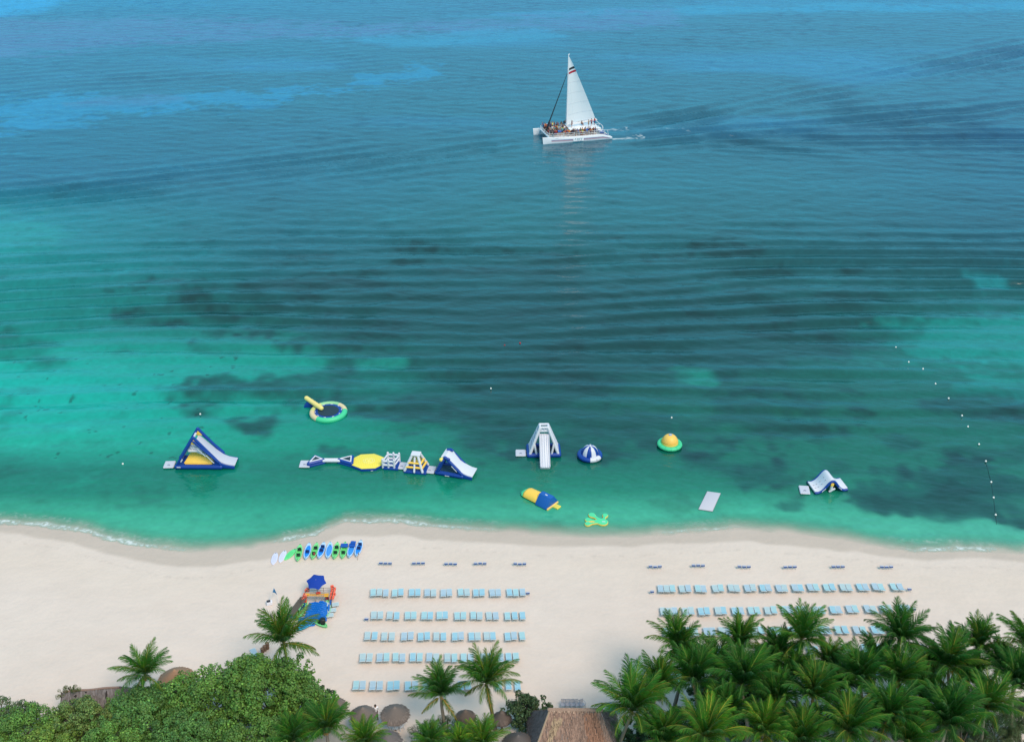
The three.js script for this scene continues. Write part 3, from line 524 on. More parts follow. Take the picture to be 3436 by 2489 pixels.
{ // big triangular slide on the left
  const a = at(588, 1572), b = at(786, 1577), turn = Math.atan2(-(b.z - a.z), b.x - a.x), W = a.distanceTo(b);
  const o = thing('inflatable_slide', 'tall blue triangular inflatable slide with a yellow panel inside its open side', 'water slide', a, turn + 0.03);
  const D = 2.2, ax = 2.95, ay = 4.75, rx = 5.9;
  const fr = (z) => [cap([0.2, 0.42, z], [ax, ay, z], 0.2, 12), cap([ax, ay, z], [rx, 0.75, z], 0.19, 12), cap([0.2, 0.3, z], [rx, 0.3, z], 0.32, 12)];
  part(o, 'front_frame', fr(0), BLUE); part(o, 'back_frame', fr(-D), BLUE);
  part(o, 'base', [box(rx, 0.5, D, rx / 2, 0.2, -D / 2, 0.2)], BLUE);
  const slideTop = [[2.95, 3.85], [3.3, 3.75], [4.2, 2.75], [5.1, 1.75], [5.9, 1.02], [6.6, 0.68], [7.3, 0.52], [W, 0.46]];
  part(o, 'slide', slab([...slideTop, ...[...slideTop].reverse().map(([x, y]) => [x - 0.16, Math.max(0.05, y - 0.32)])], -D + 0.2, -0.2, 0.05), GREYW);
  part(o, 'slide_side', [slab([[5.2, 0.2], [5.2, 1.35], [5.9, 0.86], [6.6, 0.55], [W - 0.05, 0.34], [W - 0.05, 0.02]], -0.18, 0.04, 0.03), slab([[5.2, 0.2], [5.2, 1.35], [5.9, 0.86], [6.6, 0.55], [W - 0.05, 0.34], [W - 0.05, 0.02]], -D - 0.04, -D + 0.18, 0.03)], BLUE);
  part(o, 'rail', [cap([2.95, 4.2, 0.12], [5.7, 1.15, 0.12], 0.16), cap([2.95, 4.3, -D - 0.1], [5.8, 1.1, -D - 0.1], 0.16)], BLUE);
  for (const z of [0.03, -D + 0.03]) part(o, 'gusset', slab([[ax - 0.55, ay - 0.95], [ax + 0.55, ay - 0.95], [ax, ay - 0.05]], z - 0.1, z + 0.1, 0.03), YEL);
  part(o, 'platform', [box(1.9, 0.28, D - 0.3, 2.85, 2.55, -D / 2, 0.1)], WHITE);
  part(o, 'yellow_panel', slab([[1.05, 0], [4.85, 0], [4.0, 1.75], [2.0, 1.75]], -0.12, 0.12, 0.08).rotateX(-0.75).translate(0, 0.55, -0.35), YEL);
  part(o, 'yellow_floor', box(3.5, 0.12, D - 0.5, 2.95, 0.5, -D / 2, 0.05), YEL);
  for (let i = 0; i < 6; i++) { const t = 0.1 + i * 0.15; part(o, 'rung', cap([0.2 + (ax - 0.2) * t + 0.12, 0.45 + (ay - 0.42) * t, -0.2], [0.2 + (ax - 0.2) * t + 0.12, 0.45 + (ay - 0.42) * t, -D + 0.2], 0.14), i % 2 ? WHITE : CREAM); }
  part(o, 'white_band', [along(box(0.12, 1.5, 0.05), V(4.15, 2.45, 0.26), V(5.35, 0.85, 0.26)), along(box(0.1, 1.6, 0.05), V(3.2, 3.4, 0.24), V(4.3, 1.95, 0.24)), along(box(0.16, 0.5, 0.05), V(0.8, 1.0, 0.27), V(1.3, 1.8, 0.27)), box(0.5, 0.14, 0.05, 0.55, 0.42, 0.35)], WHITE);
  part(o, 'white_strut', [cap([2.4, 2.6, -0.5], [4.0, 1.9, -0.5], 0.16), cap([2.2, 2.45, -0.9], [4.0, 1.75, -0.9], 0.16), cap([2.3, 2.9, -0.5], [3.6, 2.8, -0.5], 0.16)], WHITE);
  const p = pad('square white floating pad against the left foot of the tall blue slide', 570, 1560, 1.3, 1.5, 0.05); p.position.x -= 0.1;
}
{ // trampoline with the yellow log
  const c = at(1102, 1389), o = thing('water_trampoline', 'round floating trampoline with a black mat and a green and cream ring', 'trampoline', c, 0.2);
  const R = 2.25, r = 0.4, seg = (a0, a1) => new THREE.TorusGeometry(R, r, 12, 20, a1 - a0).rotateZ(a0).rotateX(-Math.PI / 2).scale(1, 1, 1).translate(0, 0.3, 0);
  // four coloured lengths of the tube, angles run anticlockwise seen from above
  part(o, 'green_tube', [seg(-2.35, -0.05)], GREEN); part(o, 'cream_tube', [seg(-0.05, 0.75), seg(-3.3, -2.35)], CREAM); part(o, 'pale_green_tube', [seg(0.75, 2.0)], MS(150, 206, 150, 0.45)); part(o, 'pale_yellow_tube', [seg(2.0, 2.983)], MS(206, 214, 140, 0.45));
  part(o, 'skirt', new THREE.RingGeometry(1.45, 2.2, 40).rotateX(-Math.PI / 2).translate(0, 0.52, 0), BLUE);
  part(o, 'mat', new THREE.CylinderGeometry(1.47, 1.47, 0.04, 40).translate(0, 0.54, 0), BLACK);
  part(o, 'grip', Array.from({ length: 10 }, (_, i) => { const a = i * 0.628; return box(0.32, 0.05, 0.1, 0, 0, 0, 0.02).rotateY(Math.PI / 2).translate(1.82, 0.55, 0).rotateY(a); }), WHITE);
  const s = at(1038, 1366), l = thing('launch_log', 'pale yellow inflatable log propped on blue floats against the trampoline ring', 'inflatable log', s, 0);
  const e0 = V().subVectors(at(1028, 1336, 1.35).setY(1.35), s), e1 = V().subVectors(at(1077, 1369, 0.95), s);
  part(l, 'log', cap(e0.toArray(), e1.toArray(), 0.34, 14), MS(236, 218, 132, 0.45));
  part(l, 'prop', [slab([[-0.9, 0], [0.75, 0], [0.5, 0.95], [-0.2, 1.05]], -0.45, 0.45, 0.1)], BLUE);
  const dir = e1.clone().sub(e0).normalize();
  part(l, 'seam', [0.2, 0.5, 0.8].map((t) => new THREE.TorusGeometry(0.345, 0.02, 6, 20)).map((q, i) => along(q.rotateX(Math.PI / 2), e0, e1).translate(...dir.clone().multiplyScalar((i - 1) * 0.5).toArray())), CREAM);
}
{ // the chain of floats in the middle
  pad('white floating pad at the left end of the chain of inflatables', 1023, 1558, 1.35, 1.5, 0);
  const bump = (u, label, flip) => {
    const o = thing('triangle_float', label, 'inflatable float', at(u, 1554), 0.0);
    const t = flip ? [[-0.95, -0.1], [0.62, -0.82], [0.72, 0.7]] : [[-0.8, 0.75], [-0.25, -0.82], [0.9, -0.05]], ring = (y, r, k) => t.map((p, i) => { const q = t[(i + 1) % 3]; return cap([p[0] * k, y, p[1] * k], [q[0] * k, y, q[1] * k], r); });
    part(o, 'blue_tube', [...ring(0.1, 0.3, 1.05), ...ring(0.4, 0.28, 1.02)], BLUE);
    part(o, 'white_edge', ring(0.64, 0.1, 0.86), WHITE);
    part(o, 'mesh_floor', flatPlate(t.map(([x, z]) => [x * 0.84, z * 0.84]), 0.5, 0.68, 0.01), BLACK);
  };
  bump(1061, 'blue triangular float with a white rim, left end of the balance beam', false);
  const be = thing('balance_beam', 'long white inflatable beam bridging the two blue triangular floats', 'balance beam', at(1111, 1553), 0);
  const l = at(1078, 1552).x - at(1111, 1553).x, r = at(1145, 1552).x - at(1111, 1553).x;
  part(be, 'beam', [cap([l, 0.42, -0.14], [r, 0.42, -0.14], 0.2), cap([l, 0.42, 0.14], [r, 0.42, 0.14], 0.2)], WHITE);
  bump(1163, 'blue triangular float with a white rim beside the yellow octagon', true);
  const oc = thing('octagon_platform', 'flat yellow eight-sided inflatable platform with a blue edge', 'floating platform', at(1235, 1556), 0);
  const oct = (R) => Array.from({ length: 8 }, (_, i) => { const a = (i + 0.35) * Math.PI / 4; return [R * Math.cos(a), R * 0.8 * Math.sin(a)]; });
  part(oc, 'side', flatPlate(oct(2.34), -0.1, 0.36, 0.08), BLUE);
  const top = part(oc, 'deck', flatPlate(oct(2.28), 0.33, 0.44, 0.04), MS(244, 224, 84, 0.5));
  part(top, 'ridge', Array.from({ length: 17 }, (_, i) => { const x = -1.9 + i * 0.2375, z = 1.9 * 0.8 * Math.min(1, (2.0 - Math.abs(x)) / 0.95 + 0.2); return bx(0.02, 0.012, z * 1.62, x, 0.444, 0); }), MS(226, 202, 60, 0.5));
  part(top, 'ring_mark', [new THREE.TorusGeometry(0.75, 0.03, 6, 40).rotateX(-Math.PI / 2).scale(1, 0.3, 0.8).translate(0.1, 0.45, -0.05), new THREE.TorusGeometry(0.5, 0.04, 6, 40).rotateX(-Math.PI / 2).scale(1, 0.3, 0.8).translate(0.1, 0.45, -0.05), box(0.35, 0.03, 0.12, 0.1, 0.45, -0.05, 0.01)], MS(246, 238, 168, 0.5));
  part(oc, 'label_patch', box(0.28, 0.08, 0.03, 0.7, 0.18, 1.9), WHITE);
  const cu = thing('climbing_cubes', 'white inflatable lattice of open cubes on a blue base', 'climbing frame', at(1311, 1562), -0.12);
  part(cu, 'base', box(2.0, 0.35, 2.1, 0.2, 0.1, 0, 0.12), BLUE);
  const lattice = (z, x0) => { const g = []; for (let i = 0; i < 3; i++) g.push(cap([x0 + i * 0.75, 0.2, z], [x0 + i * 0.75, 1.45, z], 0.15)); for (const y of [0.62, 1.2]) g.push(cap([x0, y, z], [x0 + 1.5, y, z], 0.15)); return g; };
  part(cu, 'front_lattice', lattice(0.85, -0.85), WHITE); part(cu, 'back_lattice', lattice(-0.75, -0.5), WHITE);
  part(cu, 'side_bar', [0, 2].flatMap((i) => [0.62, 1.2].map((y) => cap([-0.85 + i * 0.75, y, 0.85], [-0.5 + i * 0.75, y, -0.75], 0.12))), WHITE);
  pad('white floating pad between the white cube lattice and the ladder pyramid', 1349, 1564, 1.3, 1.5, -0.1);
  const py = thing('ladder_pyramid', 'white inflatable pyramid of sloping legs with yellow ladder rungs on a blue base', 'climbing frame', at(1398, 1575), -0.16);
  part(py, 'base', box(3.0, 0.38, 2.2, 0, 0.12, 0, 0.14), BLUE);
  for (const [x, z] of [[-1.35, 0.95], [1.0, 1.0], [-1.2, -0.85], [1.3, -0.85]]) part(py, 'leg', cap([x, 0.35, z], [x * 0.33, 2.35, z * 0.35], 0.18), WHITE);
  part(py, 'leg', cap([-0.05, 0.35, 1.15], [-0.1, 2.0, 0.35], 0.14), WHITE);
  part(py, 'top_deck', box(1.25, 0.26, 1.0, 0, 2.42, 0, 0.12), WHITE);
  for (const t of [0.22, 0.5]) { part(py, 'rung', cap([lerp(-1.3, -0.45, t), 0.4 + 2 * t, lerp(1, 0.35, t)], [lerp(1.0, 0.33, t), 0.4 + 2 * t, lerp(1, 0.35, t)], 0.15), YEL); part(py, 'rung', cap([lerp(1.1, 0.38, t), 0.4 + 2 * t, lerp(0.95, 0.35, t)], [lerp(1.35, 0.43, t), 0.4 + 2 * t, lerp(-0.85, -0.3, t)], 0.15), YEL); part(py, 'rung', cap([lerp(-1.3, -0.45, t), 0.4 + 2 * t, lerp(-0.85, -0.3, t)], [lerp(1.3, 0.43, t), 0.4 + 2 * t, lerp(-0.85, -0.3, t)], 0.15), YEL); }
  pad('white floating pad between the ladder pyramid and the blue slide', 1443, 1577, 1.3, 1.55, -0.18);
  // slide at the right end
  const a = at(1463, 1590), b = at(1585, 1611), turn = Math.atan2(-(b.z - a.z), b.x - a.x), W = a.distanceTo(b);
  const o = thing('inflatable_slide', 'smaller blue and white inflatable slide at the right end of the chain', 'water slide', a, turn);
  const D = 2.0, ax = 1.35, ay = 2.75, rx = 3.5;
  const fr = (z) => [cap([0.15, 0.35, z], [ax - 0.3, ay - 0.4, z], 0.27), cap([ax, ay, z], [rx, 0.6, z], 0.2), cap([0.1, 0.28, z], [rx, 0.28, z], 0.3)];
  part(o, 'front_frame', fr(0), BLUE); part(o, 'back_frame', fr(-D), BLUE);
  const st = [[0.75, 2.75], [1.3, 2.88], [1.75, 2.62], [2.7, 1.5], [3.5, 0.9], [4.2, 0.62], [W, 0.52]];
  part(o, 'slide', slab([...st, ...[...st].reverse().map(([x, y]) => [x - 0.1, Math.max(0.04, y - 0.3)])], -D - 0.05, -0.02, 0.05), WHITE);
  part(o, 'slide_side', [slab([[3.0, 0.1], [3.0, 1.15], [3.5, 0.75], [4.2, 0.5], [W - 0.04, 0.4], [W - 0.04, 0.02]], -0.04, 0.1, 0.03)], BLUE);
  part(o, 'top_bar', [cap([ax - 0.25, ay + 0.12, -D + 0.3], [ax + 0.35, ay + 0.12, -D + 0.3], 0.18), cap([ax - 0.1, ay + 0.05, 0.05], [ax + 0.5, ay - 0.15, 0.05], 0.17)], BLUE);
  part(o, 'yellow_end', cap([ax - 0.55, ay - 0.35, 0.1], [ax - 0.1, ay - 0.3, -0.3], 0.26), PALEY);
  part(o, 'floor', box(rx - 0.4, 0.16, D - 0.4, rx / 2, 0.32, -D / 2, 0.05), MS(24, 60, 84, 0.6));
  part(o, 'white_band', [along(box(0.1, 1.0, 0.05), V(2.2, 1.75, 0.22), V(2.9, 1.0, 0.22)), box(0.6, 0.1, 0.05, 1.6, 0.18, 0.31)], WHITE);
}
{ // climbing tower
  const o = thing('climbing_tower', 'tall white inflatable climbing tower with a long ribbed slide on a blue base', 'climbing tower', at(1824, 1517), 0.03);
  part(o, 'base', [cap([-1.95, 0.28, 1.15], [1.95, 0.28, 1.15], 0.33), cap([-1.95, 0.28, -1.15], [1.95, 0.28, -1.15], 0.33), cap([-1.95, 0.28, 1.15], [-1.95, 0.28, -1.15], 0.33), cap([1.95, 0.28, 1.15], [1.95, 0.28, -1.15], 0.33)], BLUE);
  part(o, 'floor', box(3.6, 0.2, 2.1, 0, 0.2, 0, 0.08), MS(20, 40, 70, 0.6));
  for (const [x, z] of [[-1.85, 1.15], [1.85, 1.15], [-1.85, -1.1], [1.85, -1.1]]) part(o, 'leg', cap([x, 0.45, z], [x * 0.3, 4.0, z * 0.35], 0.2), WHITE);
  for (const s of [-1, 1]) {
    part(o, 'brace', cap([s * 1.0, 0.5, 1.2], [s * 1.25, 1.75, 0.95], 0.14), WHITE);
    for (let i = 0; i < 6; i++) { const t = 0.08 + i * 0.14; part(o, 'rung', cap([s * lerp(1.92, 0.62, t), 0.45 + 3.55 * t, lerp(1.1, 0.38, t)], [s * lerp(1.92, 0.62, t), 0.45 + 3.55 * t, lerp(-1.05, -0.36, t)], 0.14), GREYW); }
    part(o, 'side_net', along(box(0.06, 3.6, 1.1, 0, 0, 0, 0.02), V(s * 1.8, 0.5, 0), V(s * 0.55, 3.9, 0)), MS(170, 174, 190, 0.7));
  }
  part(o, 'top_deck', [box(1.3, 0.3, 1.0, 0, 3.55, 0, 0.12)], WHITE);
  part(o, 'top_rail', [cap([-0.55, 4.1, 0.4], [0.55, 4.1, 0.4], 0.16), cap([-0.55, 4.1, -0.4], [0.55, 4.1, -0.4], 0.16), cap([-0.55, 4.1, 0.4], [-0.55, 4.1, -0.4], 0.15), cap([0.55, 4.1, 0.4], [0.55, 4.1, -0.4], 0.15), ...[-0.35, 0, 0.35].map((x) => cap([x, 3.7, 0.42], [x, 4.1, 0.42], 0.08))], WHITE);
  const st = [[0.35, 3.1], [0.8, 2.95], [2.2, 1.75], [3.4, 0.75], [3.9, 0.42], [4.15, 0.36]], g = slab([...st, ...[...st].reverse().map(([x, y]) => [x - 0.1, Math.max(0.03, y - 0.3)])], -0.63, 0.63, 0.06).rotateY(-Math.PI / 2);
  const sl = part(o, 'slide', g, WHITE);
  part(sl, 'rib', [-0.58, -0.3, 0, 0.3, 0.58].map((x) => tube(st.map(([z, y]) => [x, y + 0.02, z]), x * x > 0.2 ? 0.1 : 0.045, 24, 6)), GREYW);
  pad('white floating pad beside the left foot of the climbing tower', 1747, 1521, 1.3, 1.45, 0);
}
const wedgeDome = (R, H, n, i, y0) => { const g = new THREE.LatheGeometry(Array.from({ length: 9 }, (_, k) => { const a = k / 8 * Math.PI / 2; return new THREE.Vector2(Math.max(0.001, R * Math.cos(a) ** 0.8), H * Math.sin(a)); }), 5, i * 2 * Math.PI / n, 2 * Math.PI / n); return g.translate(0, y0, 0); };
{ // striped dome
  const o = thing('dome_rocker', 'blue and white striped inflatable dome in a thick blue ring', 'inflatable dome', at(1979, 1532), 0);
  const ring = (a0, a1, r) => new THREE.TorusGeometry(1.32, r, 14, 30, a1 - a0).rotateZ(a0).rotateX(-Math.PI / 2).translate(0, 0.34, 0);
  const rg = part(o, 'ring', ring(-0.62, 4.75, 0.36), BLUE); const wp = part(o, 'white_ring_panel', ring(4.70, 5.72, 0.375), WHITE);
  part(wp, 'badge', new THREE.SphereGeometry(0.2, 14, 8).scale(1, 0.5, 0.2).rotateX(-0.5).translate(0.72, 0.5, 1.42), MS(130, 140, 156, 0.6));
  for (let i = 0; i < 10; i++) part(o, 'dome_panel', wedgeDome(1.12, 1.6, 10, i + 0.25, 0.3), i % 2 ? BLUE : WHITE);
  part(o, 'top_cap', [new THREE.SphereGeometry(0.16, 10, 8).scale(1, 0.5, 1).translate(0, 1.91, 0), cap([0, 1.9, 0], [0, 2.1, 0], 0.04)], WHITE);
  o.scale.set(1, 0.9, 1);
}
{ // saucer
  const o = thing('saucer_float', 'green ringed inflatable float with a yellow dome and grey top plug', 'inflatable float', at(2247, 1496), 0);
  part(o, 'ring', new THREE.TorusGeometry(1.32, 0.36, 14, 48).rotateX(-Math.PI / 2).scale(1, 0.8, 1).translate(0, 0.3, 0), GREEN);
  part(o, 'ring_seam', Array.from({ length: 12 }, (_, i) => new THREE.TorusGeometry(0.362, 0.014, 6, 18).scale(1, 0.8, 1).translate(1.32, 0.3, 0).rotateY(i * Math.PI / 6)), MS(40, 160, 108, 0.5));
  const d = part(o, 'dome', new THREE.LatheGeometry([[1.14, 0.3], [1.12, 0.62], [1.04, 0.98], [0.87, 1.32], [0.65, 1.55], [0.36, 1.7], [0.001, 1.74]].map((p) => new THREE.Vector2(...p)), 36), MS(246, 196, 92, 0.45));
  part(d, 'plug', new THREE.CylinderGeometry(0.2, 0.24, 0.14, 14).translate(0, 1.76, 0), MS(176, 180, 196, 0.5));
  part(d, 'band', [new THREE.TorusGeometry(1.06, 0.03, 6, 40).rotateX(Math.PI / 2).translate(0, 0.92, 0)], MS(232, 176, 70, 0.5));
}
{ // jumping pillow
  const c = at(1797, 1672), e = at(1850, 1698), turn = Math.atan2(-(e.z - c.z), e.x - c.x);
  const o = thing('jump_pillow', 'yellow inflatable pillow with a green tip and a blue roof shaped end', 'inflatable pillow', c, turn);
  const half = (R, n = 12) => Array.from({ length: n + 1 }, (_, i) => { const a = Math.PI * i / n; return [R * Math.cos(a), 0.85 * Math.sin(a) ** 0.8]; });
  const loft = (secs) => { const pos = [], idx = [], n = 16; secs.forEach(([x, w, hh]) => { for (let i = 0; i <= n; i++) { const a = Math.PI * 2 * i / n; pos.push(x, 0.2 + hh * Math.sin(a) * (Math.sin(a) < 0 ? 0.4 : 1), w * Math.cos(a)); } }); for (let j = 1; j < secs.length; j++) for (let i = 1; i <= n; i++) { const a = j * (n + 1) + i; idx.push(a, a - n - 2, a - 1, a, a - n - 1, a - n - 2); } const g = new THREE.BufferGeometry(); g.setAttribute('position', new THREE.Float32BufferAttribute(pos, 3)); g.setIndex(idx); g.computeVertexNormals(); return g; };
  part(o, 'yellow_body', loft([[-1.45, 0.001, 0.001], [-1.42, 0.9, 0.55], [-1.1, 0.95, 0.7], [0.2, 0.97, 0.75], [1.15, 0.95, 0.7], [1.2, 0.001, 0.001]]), YEL);
  part(o, 'green_tip', loft([[-2.1, 0.001, 0.02], [-2.0, 0.5, 0.12], [-1.6, 0.86, 0.42], [-1.35, 0.93, 0.56], [-1.3, 0.001, 0.001]]), GREEN);
  part(o, 'blue_roof', slab([[-1.15, 0.1], [1.15, 0.1], [1.1, 0.35], [0.35, 1.35], [-0.35, 1.35], [-1.1, 0.35]], -0.9, 0.9, 0.08).rotateY(Math.PI / 2).translate(1.75, 0, 0), MS(20, 92, 176, 0.5));
  part(o, 'logo_patch', box(0.35, 0.03, 0.16, 1.75, 1.355, 0.05, 0.01), WHITE);
  part(o, 'yellow_lip', box(0.22, 0.3, 2.2, 2.7, 0.12, 0, 0.1), MS(236, 200, 120, 0.5));
  part(o, 'yellow_step', box(0.85, 0.22, 0.75, 3.15, 0.08, -0.25, 0.08), MS(230, 214, 92, 0.5));
}
{ // hand shaped mat
  const c = at(2017, 1754), o = thing('hand_shaped_mat', 'flat green float shaped like an open hand with a yellow rim', 'floating mat', c, 0);
  const lobes = [[1986, 1731, 0.42, 0.3], [1973, 1747, 0.36, 0.22], [1972, 1761, 0.36, 0.2], [2031, 1732, 0.34, 0.2]].map(([u, v, r, n]) => { const p = at(u, v).sub(c); return [p.x, p.z, r, n]; });
  const blob = (dy, k, grow) => { // union of palm, fingers and finger pads as one flat field, traced into an outline
    const f = (x, z) => { let e = 0; const add = (dd) => { e += Math.exp(-9 * dd); }; add(Math.hypot((x - 0.2) / 1.05, z - 0.05) - 0.62 - grow); for (const [lx, lz, r, n] of lobes) { add(Math.hypot(x - lx, z - lz) - r - grow); const t = clamp(((x - 0.2) * (lx - 0.2) + z * lz) / ((lx - 0.2) ** 2 + lz * lz), 0, 1); add(Math.hypot(x - 0.2 - t * (lx - 0.2), z - t * lz) - n * 0.75 - grow); } return Math.log(e) / 9; };
    const pts = []; let a = [0.2, 0]; // march along the zero line
    let x = 0.2, z = 0; while (f(x, z) > 0) x += 0.01; let ang = Math.PI / 2;
    for (let i = 0; i < 700; i++) { pts.push([x, z]); const s = 0.05; let best = null; for (let q = -1.6; q <= 1.6; q += 0.1) { const nx = x + s * Math.cos(ang + q), nz = z + s * Math.sin(ang + q), v = Math.abs(f(nx, nz)); if (!best || v < best[0] + 0.0) best = best && best[0] <= v ? best : [v, nx, nz, ang + q]; } x = best[1]; z = best[2]; ang = best[3]; if (i > 20 && Math.hypot(x - pts[0][0], z - pts[0][1]) < 0.05) break; }
    return pts;
  };
  part(o, 'rim', flatPlate(blob(0, 1, 0.0), -0.05, 0.17, 0.04), MS(236, 200, 96, 0.5));
  part(o, 'deck', flatPlate(blob(0, 1, -0.05), 0.14, 0.22, 0.02), MS(84, 216, 156, 0.5));
  part(o, 'logo_patch', box(0.4, 0.02, 0.12, 0.3, 0.225, 0.05, 0.01), WHITE);
}
{ // plain mat
  const q = [[2374, 1649], [2418, 1655], [2391, 1715], [2345, 1708]].map(([u, v]) => at(u, v, 0.1)), c = q.reduce((s, p) => s.add(p), V()).multiplyScalar(0.25);
  const o = thing('floating_mat', 'plain grey white rectangular mat floating alone near the beach', 'floating mat', c, 0);
  const pts = q.map((p) => [p.x - c.x, p.z - c.z]);
  part(o, 'mat', flatPlate(pts, -0.12, 0.06, 0.04), MS(196, 194, 204, 0.6));
  part(o, 'edge_rope', pts.map((p, i) => { const r = pts[(i + 1) % 4]; return cap([p[0], -0.02, p[1]], [r[0], -0.02, r[1]], 0.045); }), MS(170, 168, 178, 0.6));
}
{ // wave slide on the right
  const a = at(2735, 1659), b = at(2848, 1651), turn = Math.atan2(-(b.z - a.z), b.x - a.x), W = a.distanceTo(b), o = thing('wave_slide', 'white hump backed inflatable slide with dark blue edges and a hollow underside', 'water slide', a, turn + 0.06);
  const top = Array.from({ length: 33 }, (_, i) => { const t = i / 32; return [t * W, 0.3 + 1.6 * Math.exp(-(((t - 0.5) / 0.22) ** 2)) + 0.1 * smoothstep(Math.abs(t - 0.5), 0.38, 0.5)]; });
  part(o, 'white_top', slab([...top, ...[...top].reverse().map(([x, y]) => [x, Math.max(0.02, y - 0.2)])], -2.3, -0.1, 0.04), WHITE);
  for (const z of [-2.35, 0.0]) part(o, 'blue_edge', tube(top.map(([x, y]) => [x, Math.max(0.12, y - 0.24), z - 0.08]), 0.17, 40, 8), BLUE);
  part(o, 'white_band', [0.2, 0.8].map((t) => { const i = Math.round(t * 32), p = top[i], q = top[i + (t < 0.5 ? 4 : -4)]; return along(box(0.09, 0.65, 0.05), V(p[0], p[1] - 0.22, 0.1), V(q[0], q[1] - 0.24, 0.1)); }), WHITE);
  part(o, 'centre_post', [cap([W * 0.5, 0.2, -0.2], [W * 0.5, 1.25, -0.2], 0.2), cap([W * 0.45, 0.15, -0.1], [W * 0.58, 0.5, -0.05], 0.14)], WHITE);
  part(o, 'yellow_patch', box(0.4, 0.42, 0.08, W * 0.5 - 0.02, 1.2, 0.02, 0.04), YEL);
  part(o, 'foot_hold', Array.from({ length: 8 }, (_, i) => { const t = 0.1 + (i >> 1) * 0.09, k = Math.round(t * 32); return box(0.2, 0.04, 0.1, top[k][0], top[k][1] + 0.01, -0.8 - (i % 2) * 0.6, 0.01); }), MS(150, 152, 166, 0.7));
  pad('white floating pad against the left edge of the hump backed slide', 2700, 1645, 1.2, 1.7, -0.45 + 0.35);
}
{ // marker buoys
  const mk = (label, u, v, m, group, r = 0.125) => { const o = thing('marker_buoy', label, 'buoy', at(u, v), 0, group); part(o, 'float', new THREE.SphereGeometry(r, 14, 10).translate(0, r * 0.6, 0), m); part(o, 'eyelet', new THREE.TorusGeometry(0.05, 0.015, 6, 10).translate(0, r * 1.62, 0), m); return o; };
  const w = MS(236, 238, 232, 0.5), line = [[3007, 1167], [3050, 1216], [3098, 1239], [3140, 1289], [3184, 1338], [3229, 1396], [3249, 1433], [3286, 1492], [3309, 1549], [3327, 1619], [3335, 1671], [3342, 1729]];
  const ord = ['farthest', 'second farthest', 'third farthest', 'fourth farthest', 'fifth farthest', 'sixth farthest', 'sixth nearest', 'fifth nearest', 'fourth nearest', 'third nearest', 'second nearest', 'nearest'];
  line.forEach(([u, v], i) => mk(`small white buoy, ${ord[i]} from the beach in the line on the right`, u, v, w, 'white buoys in the line on the right', 0.13));
  const ro = thing('buoy_rope', 'thin dark rope strung between the nearest buoys of the line on the right', 'rope', at(3309, 1549), 0), p0 = at(3309, 1549);
  part(ro, 'strand', tube([...line.slice(8), [3346, 1760]].map(([u, v]) => { const p = at(u, v).sub(p0); return [p.x, 0.03, p.z]; }), 0.018, 60, 5), MS(30, 60, 66, 0.9));
  mk('small white buoy alone in dark water between the trampoline and the tower', 1647, 1305, w);
  mk('small white buoy just beyond the green and yellow saucer float', 2254, 1403, w);
  mk('small white buoy in turquoise water right of the leftmost buoy', 671, 1391, w);
  mk('small white buoy left of the tall blue slide, nearest the left edge', 411, 1558, w);
  mk('left one of two tiny red buoys far out in the middle', 1693, 1160, MS(150, 50, 56, 0.6), null, 0.14);
  mk('right one of two tiny red buoys far out in the middle', 1745, 1153, MS(170, 50, 56, 0.6), null, 0.15);
}
// ---------- loungers ----------
const sling = (r, g, b) => new THREE.MeshPhysicalMaterial({ color: new THREE.Color().setRGB(lin(r), lin(g), lin(b)), roughness: 0.9, transmission: 0.15, thickness: 0, side: THREE.DoubleSide });
const MESHES = [['bright blue', sling(160, 206, 224)], ['pale grey-blue', sling(186, 208, 214)], ['pale turquoise', sling(172, 212, 220)], ['faded lilac-blue', sling(178, 202, 218)]];
const FRAME = MS(206, 214, 218, 0.5), SHADEF = MS(196, 204, 204, 0.6);
function loungerParts() {
  const w = 0.278, seat = [], fr = [], legs = [];
  const S1 = -0.52, H1 = 0.34, ang = 0.42, bl = 0.64, hy = 0.28;
  const o = new THREE.Group();
  part(o, 'seat_sling', [bx(2 * w - 0.05, 0.012, H1 - S1, 0, hy, (H1 + S1) / 2)], MESHES[0][1]);
  part(o, 'back_sling', [along(bx(2 * w - 0.05, bl, 0.012), V(0, hy + 0.01, H1), V(0, hy + bl * Math.sin(ang), H1 + bl * Math.cos(ang)))], MESHES[0][1]);
  part(o, 'frame', [-1, 1].flatMap((s) => [cyl([s * w, hy, S1 - 0.02], [s * w, hy, H1 + 0.3], 0.025), cyl([s * w, hy, H1], [s * w, hy + bl * Math.sin(ang), H1 + bl * Math.cos(ang)], 0.025)]).concat([cyl([-w, hy, S1], [w, hy, S1], 0.025), cyl([-w, hy + bl * Math.sin(ang), H1 + bl * Math.cos(ang)], [w, hy + bl * Math.sin(ang), H1 + bl * Math.cos(ang)], 0.025)]), FRAME);
  for (const [x, z] of [[-w, S1 + 0.15], [w, S1 + 0.15], [-w, H1 + 0.1], [w, H1 + 0.1]]) part(o, 'leg', [cyl([x, 0, z + 0.05], [x, hy, z], 0.022)], FRAME);
  part(o, 'prop_bar', [cyl([-w + 0.03, 0.05, H1 + 0.36], [-w + 0.03, hy + 0.16, H1 + 0.4], 0.018), cyl([w - 0.03, 0.05, H1 + 0.36], [w - 0.03, hy + 0.16, H1 + 0.4], 0.018), cyl([-w + 0.03, 0.06, H1 + 0.36], [w - 0.03, 0.06, H1 + 0.36], 0.018)], SHADEF);
  return o;
}
const LOUNGER = loungerParts();
